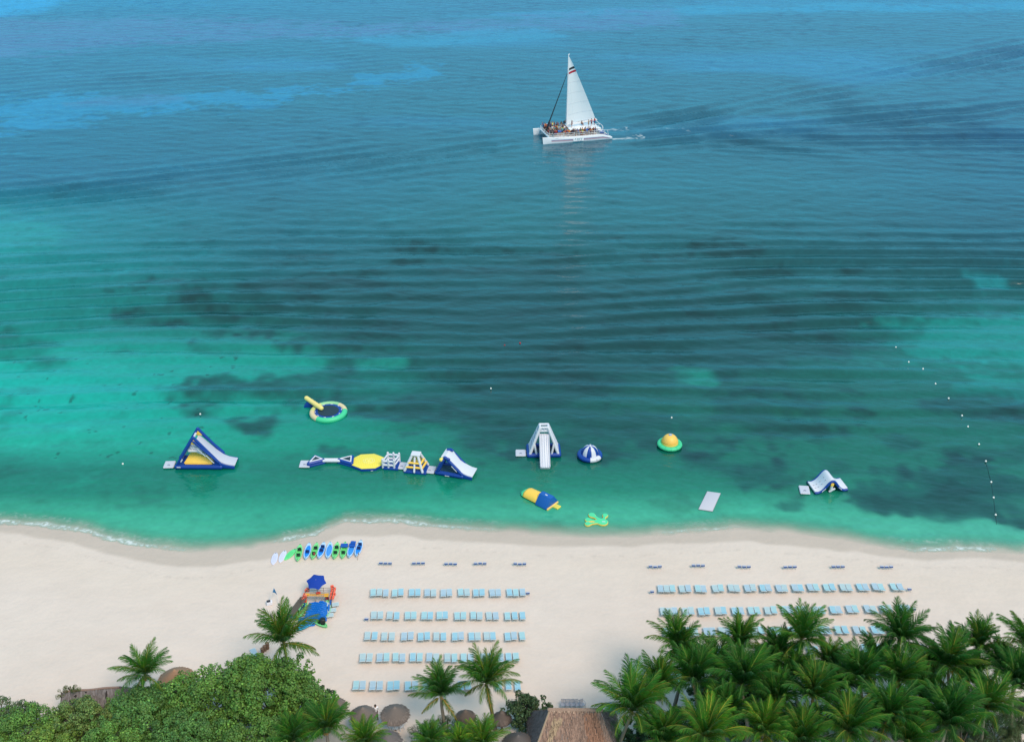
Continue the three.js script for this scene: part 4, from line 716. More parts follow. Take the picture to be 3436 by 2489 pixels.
const ORD = ['first', 'second', 'third', 'fourth', 'fifth', 'sixth', 'seventh', 'eighth', 'ninth', 'tenth', 'eleventh', 'twelfth', 'thirteenth', 'fourteenth', 'fifteenth', 'sixteenth', 'seventeenth', 'eighteenth', 'nineteenth', 'twentieth', 'twenty-first', 'twenty-second', 'twenty-third', 'twenty-fourth', 'twenty-fifth', 'twenty-sixth', 'twenty-seventh', 'twenty-eighth', 'twenty-ninth', 'thirtieth', 'thirty-first', 'thirty-second'];
function lounger(u, v, turn, tone, label, group) {
  const o = LOUNGER.clone(); o.name = numbered('beach_lounger'); o.position.copy(onSand(u, v)); o.position.z += 0.18; o.rotation.y = turn; scene.add(o);
  o.children[0].material = o.children[1].material = MESHES[tone][1];
  return info(o, label, 'sun lounger', group);
}
{
  const L = (xs, y) => xs.map((x) => [1180 + x / 3.4226, 1860 + y / 3.4226]), R = (xs, y0, y1) => xs.map((x) => [2150 + x / 2.3874, 1860 + lerp(y0, y1, x / 2200) / 2.3874]);
  const rows = [
    ['left', 'first', 0.07, L([250, 322, 395, 497, 568, 692, 762, 870, 942, 1055, 1122, 1253, 1325, 1428, 1498, 1615, 1683, 1812, 1885, 1962], 442)],
    ['left', 'second', 0.06, L([258, 332, 440, 520, 645, 715, 835, 905, 1010, 1075, 1213, 1285, 1398, 1472, 1578, 1655, 1790, 1873, 1962], 706)],
    ['left', 'third', 0.06, L([185, 268, 378, 465, 605, 682, 795, 870, 975, 1055, 1187, 1257, 1377, 1450, 1552, 1622, 1792, 1865, 1958], 942)],
    ['left', 'fourth', 0.06, L([130, 210, 325, 403, 508, 585, 705, 785, 895, 972, 1102, 1182, 1288, 1370, 1510, 1592, 1712, 1803, 1887], 1184)],
    ['left', 'fifth', 0.06, L([55, 130, 245, 327, 447, 520, 648, 730, 850, 1255, 1340, 1690, 1800, 1905], 1506)],
    ['right', 'first', -0.03, R([157, 205, 252, 328, 378, 455, 500, 593, 638, 720, 767, 850, 897, 973, 1018, 1103, 1148, 1230, 1275, 1353, 1400, 1483, 1530, 1615, 1663, 1750, 1797, 1872, 1920, 2020, 2073], 279, 262)],
    ['right', 'second', -0.03, R([177, 225, 270, 355, 402, 480, 528, 615, 660, 750, 800, 880, 930, 1012, 1062, 1147, 1192, 1267, 1313, 1397, 1445, 1535, 1580, 1665, 1712, 1810, 1860, 1935, 1985, 2080, 2135], 462, 437)],
    ['right', 'third', -0.03, R([198, 246, 290, 387, 433, 525, 572, 645, 692, 770, 825, 910, 960, 1055, 1105, 1200, 1250, 1330, 1380, 1450, 1492, 1575, 1632, 1722, 1778, 1865, 1915, 1995, 2140], 624, 602)],
    ['right', 'fourth', -0.03, [[2400, 2182], [2418, 2182], [2556, 2182], [2573, 2182], [2668, 2183], [2716, 2181], [2735, 2181], [2788, 2180], [2842, 2176], [2900, 2175], [2952, 2175], [2971, 2175], [3094, 2177]]],
    ['right', 'hindmost', -0.03, [[2262, 2276], [2280, 2274], [2590, 2262], [2818, 2252], [2932, 2250], [2950, 2250]]],
  ];
  for (const [side, row, turn, spots] of rows) spots.forEach(([u, v], i) => {
    const tone = Math.floor(rnd() * 4), hidden = (side === 'left' && row === 'fifth' && i > 7) || row === 'fourth' && side === 'right' || row === 'hindmost';
    lounger(u, v + rr(-1.6, 1.6), turn + rr(-0.03, 0.03), tone, `${MESHES[tone][0]} lounger, ${ORD[i]} ${hidden ? 'visible ' : ''}from the left in the ${row} row of the ${side} block`.replace(/ +/g, ' '), `loungers in rows on the sand, ${side} block`);
  });
  [[1121, 2031, 'farthest'], [1112, 2050, 'middle'], [1103, 2067, 'nearest']].forEach(([u, v, w]) => lounger(u, v, -1.35, 1, `pale lounger, ${w} of three set sideways along the right edge of the blue tarp stack`, 'loungers beside the blue tarp stack'));
  lounger(853, 2190, 0.5, 3, 'pale blue lounger half hidden between the big palm and the sea grape top'); lounger(846, 2216, 0.3, 2, 'light blue lounger showing through leaves below the big left palm');
}
// ---------- small blue fronted tables ----------
{
  const o = new THREE.Group(), top = MS(186, 188, 200, 0.6), blue = MS(52, 84, 150, 0.6), pale = MS(206, 204, 200, 0.6);
  part(o, 'top', bx(0.41, 0.025, 0.2, 0, 0.45, -0.02), top); part(o, 'apron', [bx(0.42, 0.16, 0.03, 0, 0.37, 0.09), bx(0.03, 0.12, 0.16, -0.19, 0.385, -0.01), bx(0.03, 0.12, 0.16, 0.19, 0.385, -0.01)], blue);
  for (const x of [-0.18, 0.18]) for (const z of [-0.09, 0.07]) part(o, 'leg', bx(0.035, 0.33, 0.035, x, 0.165, z), pale);
  const put = (u, v, label, group) => { const c = o.clone(); c.name = numbered('side_table'); c.position.copy(onSand(u, v + 8)); c.rotation.y = rr(-0.06, 0.06); scene.add(c); info(c, label, 'side table', group); };
  const W = ['left', 'middle', 'right'];
  [[389, 100], [768, 98], [1137, 107], [1475, 103], [1932, 107]].forEach(([x, y], i) => [-1, 0, 1].forEach((k) => put(1180 + x / 3.4226 + k * 15.2, 1860 + y / 3.4226 + rr(-0.8, 0.8), `${W[k + 1]} blue-fronted table of the ${ORD[i]} trio from the left, waterline row, left block`, 'blue fronted tables in trios')));
  [[115, 98], [460, 88], [827, 98], [1195, 99], [1580, 99], [1967, 100]].forEach(([x, y], i) => [-1, 0, 1].forEach((k) => put(2150 + x / 2.3874 + k * 15.6, 1860 + y / 2.3874 + rr(-1, 1), `${W[k + 1]} blue-fronted table of the ${ORD[i]} trio from the left, waterline row, right block`, 'blue fronted tables in trios')));
  put(1771, 1990, 'single blue fronted table at the right end of the left block first row'); put(1230, 2077, 'single blue fronted table at the left end of the left block second row');
  put(2188, 1985, 'single blue fronted table at the left end of the right block first row'); put(3051, 1977, 'single blue fronted table at the right end of the right block first row');
  put(3065, 2044, 'single blue fronted table at the right end of the right block second row'); put(3091, 2108, 'single blue fronted table at the right end of the right block third row');
}
// ---------- kayaks and boards ----------
const outline = (L, w, n, p, k = 1) => Array.from({ length: 2 * n }, (_, i) => { const s = i < n ? 1 : -1, t = i < n ? i / n : (2 * n - i) / n, z = (t - 0.5) * L * k; return [s * w * k * (1 - Math.abs(2 * t - 1) ** p) ** 0.8, z]; });
function kayakShape(L = 3.0, w = 0.39) {
  const hull = (() => { const pos = [], idx = [], n = 24, m = 8; for (let i = 0; i <= n; i++) { const t = i / n, e = Math.abs(2 * t - 1), b = Math.max(0.004, w * (1 - e ** 2.5) ** 0.8), top = 0.3 + 0.12 * e ** 3, bot = 0.02 + 0.22 * e ** 5; for (let j = 0; j <= m; j++) { const a = Math.PI * j / m; pos.push(b * Math.cos(a), top - (top - bot) * Math.sin(a) ** 0.7, (t - 0.5) * L); } if (i) for (let j = 1; j <= m; j++) { const q = i * (m + 1) + j; idx.push(q, q - m - 2, q - 1, q, q - m - 1, q - m - 2); } } const g = new THREE.BufferGeometry(); g.setAttribute('position', new THREE.Float32BufferAttribute(pos, 3)); g.setIndex(idx); g.computeVertexNormals(); return g; })();
  const ring = (k0, k1, y0, y1) => { const a = outline(L, w, 20, 2.5, k0), b = outline(L, w, 20, 2.5, k1), pos = [], idx = [], N = a.length; for (let i = 0; i < N; i++) { const e0 = Math.abs(a[i][1] * 2 / L) ** 3 * 0.12, e1 = Math.abs(b[i][1] * 2 / L) ** 3 * 0.12; pos.push(a[i][0], y0 + e0, a[i][1], b[i][0], y1 + e1, b[i][1]); const q = i * 2, r = ((i + 1) % N) * 2; idx.push(q, q + 1, r, r, q + 1, r + 1); } const g = new THREE.BufferGeometry(); g.setAttribute('position', new THREE.Float32BufferAttribute(pos, 3)); g.setIndex(idx); g.computeVertexNormals(); return g; };
  const floor = (k, y) => { const a = outline(L, w, 20, 2.5, k), pos = [0, y, 0], idx = []; a.forEach(([x, z], i) => { pos.push(x, y + Math.abs(z * 2 / L) ** 3 * 0.16, z); idx.push(0, i + 1, (i + 1) % a.length + 1); }); const g = new THREE.BufferGeometry(); g.setAttribute('position', new THREE.Float32BufferAttribute(pos, 3)); g.setIndex(idx); g.computeVertexNormals(); return g; };
  return { hull, rim: merge([ring(1, 0.86, 0.3, 0.33), ring(0.86, 0.74, 0.33, 0.27)]), well: merge([ring(0.74, 0.66, 0.27, 0.16), floor(0.66, 0.16)]) };
}
const KAY = kayakShape();
const kBlueRim = MS(178, 212, 248, 0.45), kBlue = MS(34, 144, 244, 0.45), kGreenRim = MS(128, 222, 146, 0.45), kGreen = MS(106, 212, 120, 0.45), kDark = MS(22, 60, 50, 0.8), kNavy = MS(12, 52, 110, 0.7), kSeatBlue = MS(10, 82, 176, 0.6);
function kayak(u, v, turn, hullM, wellM, seats, seatM, label, h = 0, extra) {
  const p = onSand(u, v); if (h) p.copy(at(u, v, h));
  const o = thing('kayak', label, 'kayak', p, turn, 'kayaks lined up on the sand');
  part(o, 'hull', KAY.hull, hullM); part(o, 'rim', KAY.rim, hullM); part(o, 'well', KAY.well, wellM);
  for (const z of seats) { const s = part(o, 'seat', [box(0.4, 0.06, 0.2, 0, 0.24, z + 0.04, 0.03), box(0.42, 0.26, 0.06, 0, 0.38, z - 0.08, 0.03)], seatM); }
  part(o, 'bow_hatch', [new THREE.CylinderGeometry(0.1, 0.1, 0.03, 14).translate(0, 0.36, -1.02), box(0.16, 0.03, 0.05, 0, 0.4, 1.28, 0.01)], wellM === kBlue ? kBlueRim : MS(140, 220, 140, 0.5));
  part(o, 'carry_loop', [cap([-0.06, 0.44, -1.38], [0.06, 0.44, -1.38], 0.02), cap([-0.06, 0.44, 1.36], [0.06, 0.44, 1.36], 0.02)], MS(40, 40, 44, 0.7));
  if (extra) extra(o); return o;
}
{
  const X = (x, y) => [890 + x / 6.67, 1800 + y / 6.67];
  const board = (x, y, turn, m, name, label, strapM) => {
    const o = thing('paddle_board', label, 'paddle board', onSand(...X(x, y)), turn, 'boards lined up on the sand');
    part(o, 'deck', flatPlate(outline(2.3, 0.37, 20, 2.6), 0.02, 0.14, 0.04), m);
    part(o, 'pad', [-0.14, 0, 0.14].map((q) => box(0.05, 0.015, 1.2, q, 0.145, 0.1, 0.005)), strapM);
    part(o, 'carry_handle', [box(0.08, 0.04, 0.16, 0, 0.16, -0.95, 0.02)], MS(70, 76, 96, 0.7));
  };
  board(205, 508, 0.02, MS(214, 214, 234, 0.4), 'white', 'white paddle board at the left end of the beached row', MS(196, 200, 226, 0.6));
  board(385, 458, -0.10, MS(216, 216, 232, 0.4), 'white', 'white paddle board second in the row, beside the plain green one', MS(198, 198, 224, 0.6));
  board(555, 412, -0.42, MS(104, 220, 140, 0.45), 'green', 'plain green paddle board slanting between the white boards and kayaks', MS(84, 200, 120, 0.6));
  kayak(...X(752, 408), 0.05, kGreenRim, kGreen, [-0.55, 0.45], kDark, 'green kayak with two dark seats, leftmost kayak in the row');
  kayak(...X(945, 372), 0.0, kBlueRim, kBlue, [0.12], kNavy, 'blue kayak with a single dark seat, second kayak from the left');
  kayak(...X(1106, 366), -0.04, kGreenRim, kGreen, [-0.5, 0.5], kDark, 'green kayak with a red and white bundle on its rear seat', 0, (o) => part(o, 'bundle', [box(0.22, 0.1, 0.2, 0.05, 0.36, 0.5, 0.04), box(0.2, 0.08, 0.25, 0.12, 0.32, 0.7, 0.03)], MS(150, 70, 60, 0.7)));
  kayak(...X(1258, 352), -0.07, kBlueRim, kBlue, [-0.62, 0.06], kNavy, 'blue kayak with two dark seats, fourth kayak from the left');
  kayak(...X(1428, 352), 0.02, kBlueRim, MS(70, 150, 236, 0.4), [], kNavy, 'pale blue kayak without seats in the middle of the row');
  kayak(...X(1580, 358), -0.01, kGreenRim, kGreen, [-0.55, 0.4], kDark, 'green kayak with two dark seats right of the seatless blue one');
  kayak(...X(1758, 352), 0.0, kGreenRim, kGreen, [0.45], kDark, 'green kayak with a large blue cushion over its bow', 0, (o) => part(o, 'blue_cushion', [box(0.85, 0.2, 0.62, -0.03, 0.42, -0.72, 0.08)], kSeatBlue));
  kayak(...X(1922, 334), -0.05, kBlueRim, MS(60, 150, 232, 0.4), [], kNavy, 'pale blue kayak with a dark blue cushion heaped on its bow', 0, (o) => part(o, 'blue_cushion', [box(0.75, 0.2, 0.5, 0.02, 0.42, -0.62, 0.08), box(0.62, 0.16, 0.42, 0.1, 0.58, -0.95, 0.07)], kSeatBlue));
  kayak(...X(2092, 308), -0.08, kBlueRim, kBlue, [-0.7, 0.0], kNavy, 'blue kayak with two dark seats at the right end of the row');
  const pd = thing('paddle', 'thin brown paddle stuck in the sand beside the rightmost kayak', 'paddle', onSand(1199, 1879), 0); part(pd, 'shaft', cyl([0, 0, 0], [0.12, 0.75, -0.1], 0.02), MS(150, 120, 90, 0.7)); part(pd, 'blade', box(0.12, 0.3, 0.03, 0.14, 0.85, -0.12, 0.02), MS(130, 110, 90, 0.7));
}
// ---------- the hire stand with its heaps ----------
const weather = (() => { const N = 128, d = new Uint8Array(N * N * 4); for (let i = 0; i < N * N; i++) { const v = 128 + 90 * fbm((i % N) * 0.09, Math.floor(i / N) * 0.02, 4); d[i * 4] = d[i * 4 + 1] = d[i * 4 + 2] = v; d[i * 4 + 3] = 255; } const t = new THREE.DataTexture(d, N, N); t.wrapS = t.wrapT = THREE.RepeatWrapping; t.magFilter = THREE.LinearFilter; t.needsUpdate = true; return t; })();
{
  const u = thing('beach_umbrella', 'open royal blue beach umbrella tilted over the hire stand', 'umbrella', onSand(1066, 1999), 0);
  const royal = MS(2, 58, 160, 0.85, { side: THREE.DoubleSide });
  const R = 1.12, tilt = new THREE.Matrix4().makeRotationX(0.2), hub = V(0, 2.35, 0.1);
  for (let i = 0; i < 6; i++) { // six scalloped gores
    const pos = [], idx = [], n = 6, m = 6; for (let a = 0; a <= n; a++) for (let b = 0; b <= m; b++) { const r = R * a / n, q = b / m, ang = (i + q) * Math.PI / 3 + 0.15, dip = 1 - 0.2 * Math.sin(Math.PI * q) * (a / n), sag = 0.05 * Math.sin(Math.PI * q) * a / n; const p = V(Math.cos(ang) * r * dip, -0.42 * (a / n) ** 1.6 + sag, Math.sin(ang) * r * dip).applyMatrix4(tilt).add(hub); pos.push(p.x, p.y, p.z); if (a && b) { const k = a * (m + 1) + b; idx.push(k, k - 1, k - m - 2, k, k - m - 2, k - m - 1); } }
    const g = new THREE.BufferGeometry(); g.setAttribute('position', new THREE.Float32BufferAttribute(pos, 3)); g.setIndex(idx); g.computeVertexNormals(); part(u, 'canopy_gore', g, royal);
  }
  part(u, 'pole', cyl([0, 0, 0.35], [hub.x, hub.y + 0.06, hub.z], 0.03), MS(210, 214, 220, 0.4)); part(u, 'finial', cap([0, 2.4, 0.1], [0, 2.48, 0.12], 0.03), royal);
  const wood = MS(176, 160, 150, 0.85), dkwood = MS(96, 84, 76, 0.9);
  const c = onSand(1066, 2024), ct = thing('hire_counter', 'pale slatted wooden stand between the two heaps of orange life jackets', 'wooden stand', c, 0);
  for (let i = 0; i < 5; i++) part(ct, 'slat', box(2.7, 0.05, 0.1, 0, 1.0, -0.62 + i * 0.17, 0.02), wood);
  for (const z of [-1.25, -0.85]) part(ct, 'rail', box(2.5, 0.06, 0.06, 0.1, 1.08, z, 0.02), wood);
  for (const x of [-1.25, -0.2, 0.5, 1.3]) for (const z of [-1.25, 0.05]) part(ct, 'post', box(0.08, 1.1, 0.08, x, 0.55, z, 0.02), wood);
  const vest = () => { const o = new THREE.Group(), or = MS(244, 108, 84, 0.7); part(o, 'front_panel', [box(0.2, 0.5, 0.11, -0.13, 0.25, 0.06, 0.05), box(0.2, 0.5, 0.11, 0.13, 0.25, 0.06, 0.05)], or); part(o, 'back_panel', box(0.44, 0.46, 0.09, 0, 0.27, -0.1, 0.04), or); part(o, 'collar', new THREE.TorusGeometry(0.14, 0.055, 8, 16).rotateX(Math.PI / 2).scale(1, 0.8, 1).translate(0, 0.52, -0.03), MS(250, 136, 112, 0.7)); part(o, 'strap', [box(0.46, 0.035, 0.13, 0, 0.16, 0.06, 0.01), box(0.46, 0.035, 0.13, 0, 0.33, 0.06, 0.01)], MS(150, 44, 50, 0.7)); return o; };
  const V0 = vest();
  const heap = (pts, label, group) => pts.forEach(([a, b, h, t]) => { const o = V0.clone(); o.name = numbered('life_jacket'); o.position.copy(at(a, b, h)); o.rotation.set(rr(-0.9, -0.3), t, rr(-0.25, 0.25)); o.scale.setScalar(0.84); scene.add(o); info(o, label, 'life jacket', group); });
  const rack = (a, b, label) => { const p = onSand(...a), q = onSand(...b).sub(p), o = thing('life_jacket_rack', label, 'rack', p, 0); part(o, 'post', [cyl([0, 0, 0], [0, 1.1, 0], 0.04)], dkwood); part(o, 'post', [cyl([q.x, q.y, q.z], [q.x, q.y + 1.1, q.z], 0.04)], dkwood); part(o, 'bar', [cyl([0, 1.05, 0], [q.x, q.y + 1.05, q.z], 0.035)], dkwood); };
  rack([1012, 2042], [1030, 2006], 'dark wooden rack under the left heap of orange life jackets'); rack([1113, 2042], [1122, 1996], 'dark wooden rack under the right heap of orange life jackets');
  heap([[1029, 1990, 0.95, 0.4], [1032, 1985, 1.05, -0.3], [1022, 2004, 1.0, 0.9], [1019, 2011, 0.95, 0.2], [1024, 2009, 1.1, -0.5], [1018, 2019, 0.8, 0.5], [1023, 2021, 0.75, 0.1]], 'one of the orange life jackets heaped on the left rack', 'life jackets on the left rack');
  heap([[1116, 1977, 1.0, 0.2], [1119, 1984, 1.0, 0.8], [1114, 1988, 1.05, -0.4], [1118, 1994, 1.0, 0.3], [1111, 2001, 0.95, 0.7], [1114, 2010, 0.9, 0.0], [1109, 2012, 0.85, 0.4], [1121, 1999, 0.8, 0.9]], 'one of the orange life jackets heaped on the right rack', 'life jackets on the right rack');
  const dv = V0.clone(); dv.name = numbered('life_jacket'); dv.position.copy(at(1098, 2012, 0.9)); dv.rotation.set(-0.7, 0.5, 0); scene.add(dv); dv.traverse((m) => { if (m.isMesh) m.material = MS(128, 30, 52, 0.7); }); info(dv, 'dark crimson life jacket at the right end of the wooden stand', 'life jacket');
  [[0, 'yellow paddle lying at the back of the wooden stand', 0], [0.14, 'yellow paddle lying in the middle of the wooden stand', 0.06], [0.28, 'yellow paddle lying at the front of the wooden stand, nearest the tarp', -0.05]].forEach(([dz, label, t]) => { const o = thing('paddle', label, 'paddle', V(c.x - 0.05, c.y + 1.04, c.z - 0.25 + dz), t); const y = MS(240, 176, 56, 0.6); part(o, 'shaft', cap([-0.9, 0.03, 0], [0.9, 0.03, 0], 0.025), y); part(o, 'blade', [box(0.45, 0.05, 0.2, -1.05, 0.03, 0, 0.02), box(0.45, 0.05, 0.2, 1.05, 0.03, 0, 0.02)], y); });
  const rd = thing('red_bag', 'small red bag on the yellow paddles in the middle of the stand', 'bag', V(c.x + 0.1, c.y + 1.09, c.z - 0.3), 0.2); part(rd, 'body', box(0.5, 0.2, 0.25, 0, 0.1, 0, 0.08), MS(196, 66, 44, 0.7)); part(rd, 'handle', tube([[-0.1, 0.2, 0], [0, 0.28, 0], [0.1, 0.2, 0]], 0.02, 8), MS(150, 40, 40, 0.7));
  const tarpM = MS(6, 112, 204, 0.55, { side: THREE.DoubleSide });
  const tarp = (pts, hh, sag, label, ridges, ph) => { // a cloth over a heap: corners far left, far right, near right, near left
    const q = pts.map(([a, b]) => at(a, b, hh)), o = thing('blue_tarp', label, 'tarp', q.reduce((s, p) => s.add(p), V()).multiplyScalar(0.25).setY(0.4), 0), pos = [], idx = [], n = 34, m = 64;
    for (let j = 0; j <= m; j++) for (let i = 0; i <= n; i++) {
      const s = (i / n) * 1.3 - 0.15, t = (j / m) * 1.24 - 0.12, cs = clamp(s, 0, 1), ctt = clamp(t, 0, 1), p = V().lerpVectors(V().lerpVectors(q[0], q[1], cs), V().lerpVectors(q[3], q[2], cs), ctt);
      const over = Math.max(0, -s, s - 1) / 0.15, ov2 = Math.max(0, -t, t - 1) / 0.12, ed = Math.min(1, Math.hypot(over, ov2));
      const fq = Math.sin(ctt * ridges * Math.PI * 2 + ph + 0.8 * Math.sin(cs * 5 + ph)), fold = 0.2 * (1 - 2 * Math.abs(fq) ** 0.7) + 0.05 * vn(s * 7 + ph, t * 9) + 0.03 * vn(s * 15, t * 13 + ph);
      p.x += (s < 0 ? -1 : s > 1 ? 1 : 0) * over * 0.12; p.z += (t < 0 ? -1 : t > 1 ? 1 : 0) * ov2 * 0.12;
      p.y = hh + fold * (1 - ed * 0.6) - sag * ed ** 1.3 - 0.18 * (2 * Math.abs(cs - 0.5)) ** 3; pos.push(p.x - o.position.x, p.y - o.position.y, p.z - o.position.z);
      if (i && j) { const k = j * (n + 1) + i; idx.push(k, k - n - 2, k - 1, k, k - n - 1, k - n - 2); }
    }
    const g = new THREE.BufferGeometry(); g.setAttribute('position', new THREE.Float32BufferAttribute(pos, 3)); g.setIndex(idx); g.computeVertexNormals(); part(o, 'cloth', g, tarpM); part(o, 'load', box(V().subVectors(q[1], q[0]).x * 0.85, hh - 0.55, Math.abs(q[3].z - q[0].z) * 0.85, 0, (hh - 0.55) / 2, 0, 0.2), MS(40, 70, 70, 0.9));
  };
  tarp([[1036, 2019], [1094, 2018], [1090, 2064], [1022, 2062]], 1.25, 0.6, 'large rumpled bright blue tarp over the heap of gear', 3.5, 0.5);
  tarp([[1002, 2072], [1062, 2070], [1052, 2088], [1000, 2092]], 0.85, 0.45, 'smaller blue tarp nearest the palm at the foot of the heap', 1.5, 2.1);
  const bin = thing('waste_bin', 'black lidded bin standing at the near right corner of the blue tarps', 'bin', onSand(1084, 2099), 0); part(bin, 'body', new THREE.CylinderGeometry(0.29, 0.24, 0.85, 18).translate(0, 0.43, 0), MS(20, 28, 30, 0.6)); part(bin, 'lid', [new THREE.SphereGeometry(0.31, 18, 8, 0, 6.2832, 0, 1.5).scale(1, 0.45, 1).translate(0, 0.86, 0), box(0.14, 0.05, 0.06, 0, 1.0, 0, 0.02)], MS(24, 34, 36, 0.5));
  kayak(1066, 2090, 0.9, kGreenRim, kGreen, [0.3], kDark, 'green kayak poking out between the blue tarps and the black bin');
  kayak(1034, 2098, 0.25 - 1.0, MS(20, 160, 214, 0.4), MS(10, 130, 196, 0.4), [], kNavy, 'cyan kayak lying nearest the camera at the foot of the heap');
  kayak(1001, 2056, -0.35, MS(20, 96, 150, 0.5), kNavy, [0.2], kDark, 'dark blue kayak at the left edge of the tarp heap');
  kayak(1013, 2052, -0.2, kGreenRim, MS(150, 230, 160, 0.5), [], kDark, 'light green kayak tucked under the left edge of the big tarp');
  kayak(1099, 2046, 0.08, MS(150, 206, 170, 0.5), MS(170, 214, 190, 0.5), [], kDark, 'pale green kayak tucked under the right edge of the big tarp');
  [[1110, 2027, 'farthest'], [1103, 2047, 'middle'], [1095, 2064, 'nearest']].forEach(([a, b, w]) => { const o = thing('blue_board', `narrow blue board, ${w} of three standing between the tarp and the sideways loungers`, 'board', onSand(a, b), 0.1, 'narrow blue boards'); part(o, 'panel', flatPlate(outline(1.05, 0.12, 12, 3), 0.3, 0.42, 0.03), MS(20, 110, 200, 0.5)); part(o, 'stand', [box(0.06, 0.32, 0.06, 0, 0.16, 0.25, 0.01), box(0.06, 0.32, 0.06, 0, 0.16, -0.25, 0.01)], dkwood); });
  const rk = thing('plank_rack', 'dark weathered plank rack slanting along the left side of the tarp heap', 'wooden rack', onSand(997, 2046), -0.42); for (let i = 0; i < 6; i++) part(rk, 'plank', along(box(0.16, 2.9, 0.05), V(-0.45 + i * 0.18, 0.1 + i * 0.09, 1.35), V(-0.42 + i * 0.18, 0.5 + i * 0.09, -1.35)), i % 2 ? dkwood : MS(84, 84, 78, 0.9)); for (const z of [-1, 0.9]) part(rk, 'bearer', box(1.2, 0.08, 0.1, 0, z < 0 ? 0.34 : 0.1, z, 0.02), dkwood);
  const fl = thing('beach_pennant', 'triangular blue and teal pennant on a leaning white pole beside the big palm', 'flag', onSand(902, 2016), 0); const tip = V().subVectors(at(918, 1972, 2.0), fl.position); part(fl, 'pole', cyl([0, 0, 0], tip.toArray(), 0.035, 0.025), MS(228, 228, 232, 0.5));
  { const A = tip, B = V().subVectors(at(930, 1996, 1.15), fl.position), Cc = V().subVectors(at(912, 1985, 1.45), fl.position), pos = [], idx = [], n = 10; for (let i = 0; i <= n; i++) for (let j = 0; j <= n; j++) { const s = i / n, t = j / n, p = V().lerpVectors(V().lerpVectors(A, Cc, s), V().lerpVectors(A, B, s), t); pos.push(p.x, p.y, p.z + 0.06 * Math.sin(t * 5 + s * 2) * s); if (i && j) { const k = i * (n + 1) + j; idx.push(k, k - n - 2, k - 1, k, k - n - 1, k - n - 2); } } const g = new THREE.BufferGeometry(); g.setAttribute('position', new THREE.Float32BufferAttribute(pos, 3)); g.setIndex(idx); g.computeVertexNormals(); part(fl, 'cloth', g, MS(44, 118, 168, 0.8, { side: THREE.DoubleSide })); part(fl, 'guy_line', [cyl(B.toArray(), [B.x + 0.08, 0, B.z + 0.5], 0.02)], MS(214, 214, 214, 0.6)); }
  const ck = thing('cool_box', 'white cool box with a dark lid in front of the pennant pole', 'cool box', onSand(904, 2028), 0.3); part(ck, 'body', box(0.62, 0.42, 0.42, 0, 0.22, 0, 0.05), MS(226, 226, 236, 0.5)); part(ck, 'lid', box(0.4, 0.08, 0.34, -0.08, 0.46, -0.02, 0.03), MS(50, 46, 54, 0.6));
  [[881, 2183, 0.55, 'leftmost'], [889, 2177, 0.65, 'middle'], [898, 2171, 0.8, 'rightmost']].forEach(([a, b, h, w]) => { const o = thing('wicker_basket', `brown wicker bin, ${w} of three beside the big palm trunk`, 'basket', onSand(a, b + 6), 0, 'wicker bins by the palm'); part(o, 'body', new THREE.CylinderGeometry(0.2, 0.15, h, 14, 6).translate(0, h / 2, 0), MS(128, 98, 78, 0.9)); part(o, 'hoop', [0.25, 0.6, 0.95].map((t) => new THREE.TorusGeometry(0.155 + 0.045 * t, 0.02, 6, 16).rotateX(Math.PI / 2).translate(0, h * t, 0)), MS(96, 70, 56, 0.9)); });
}
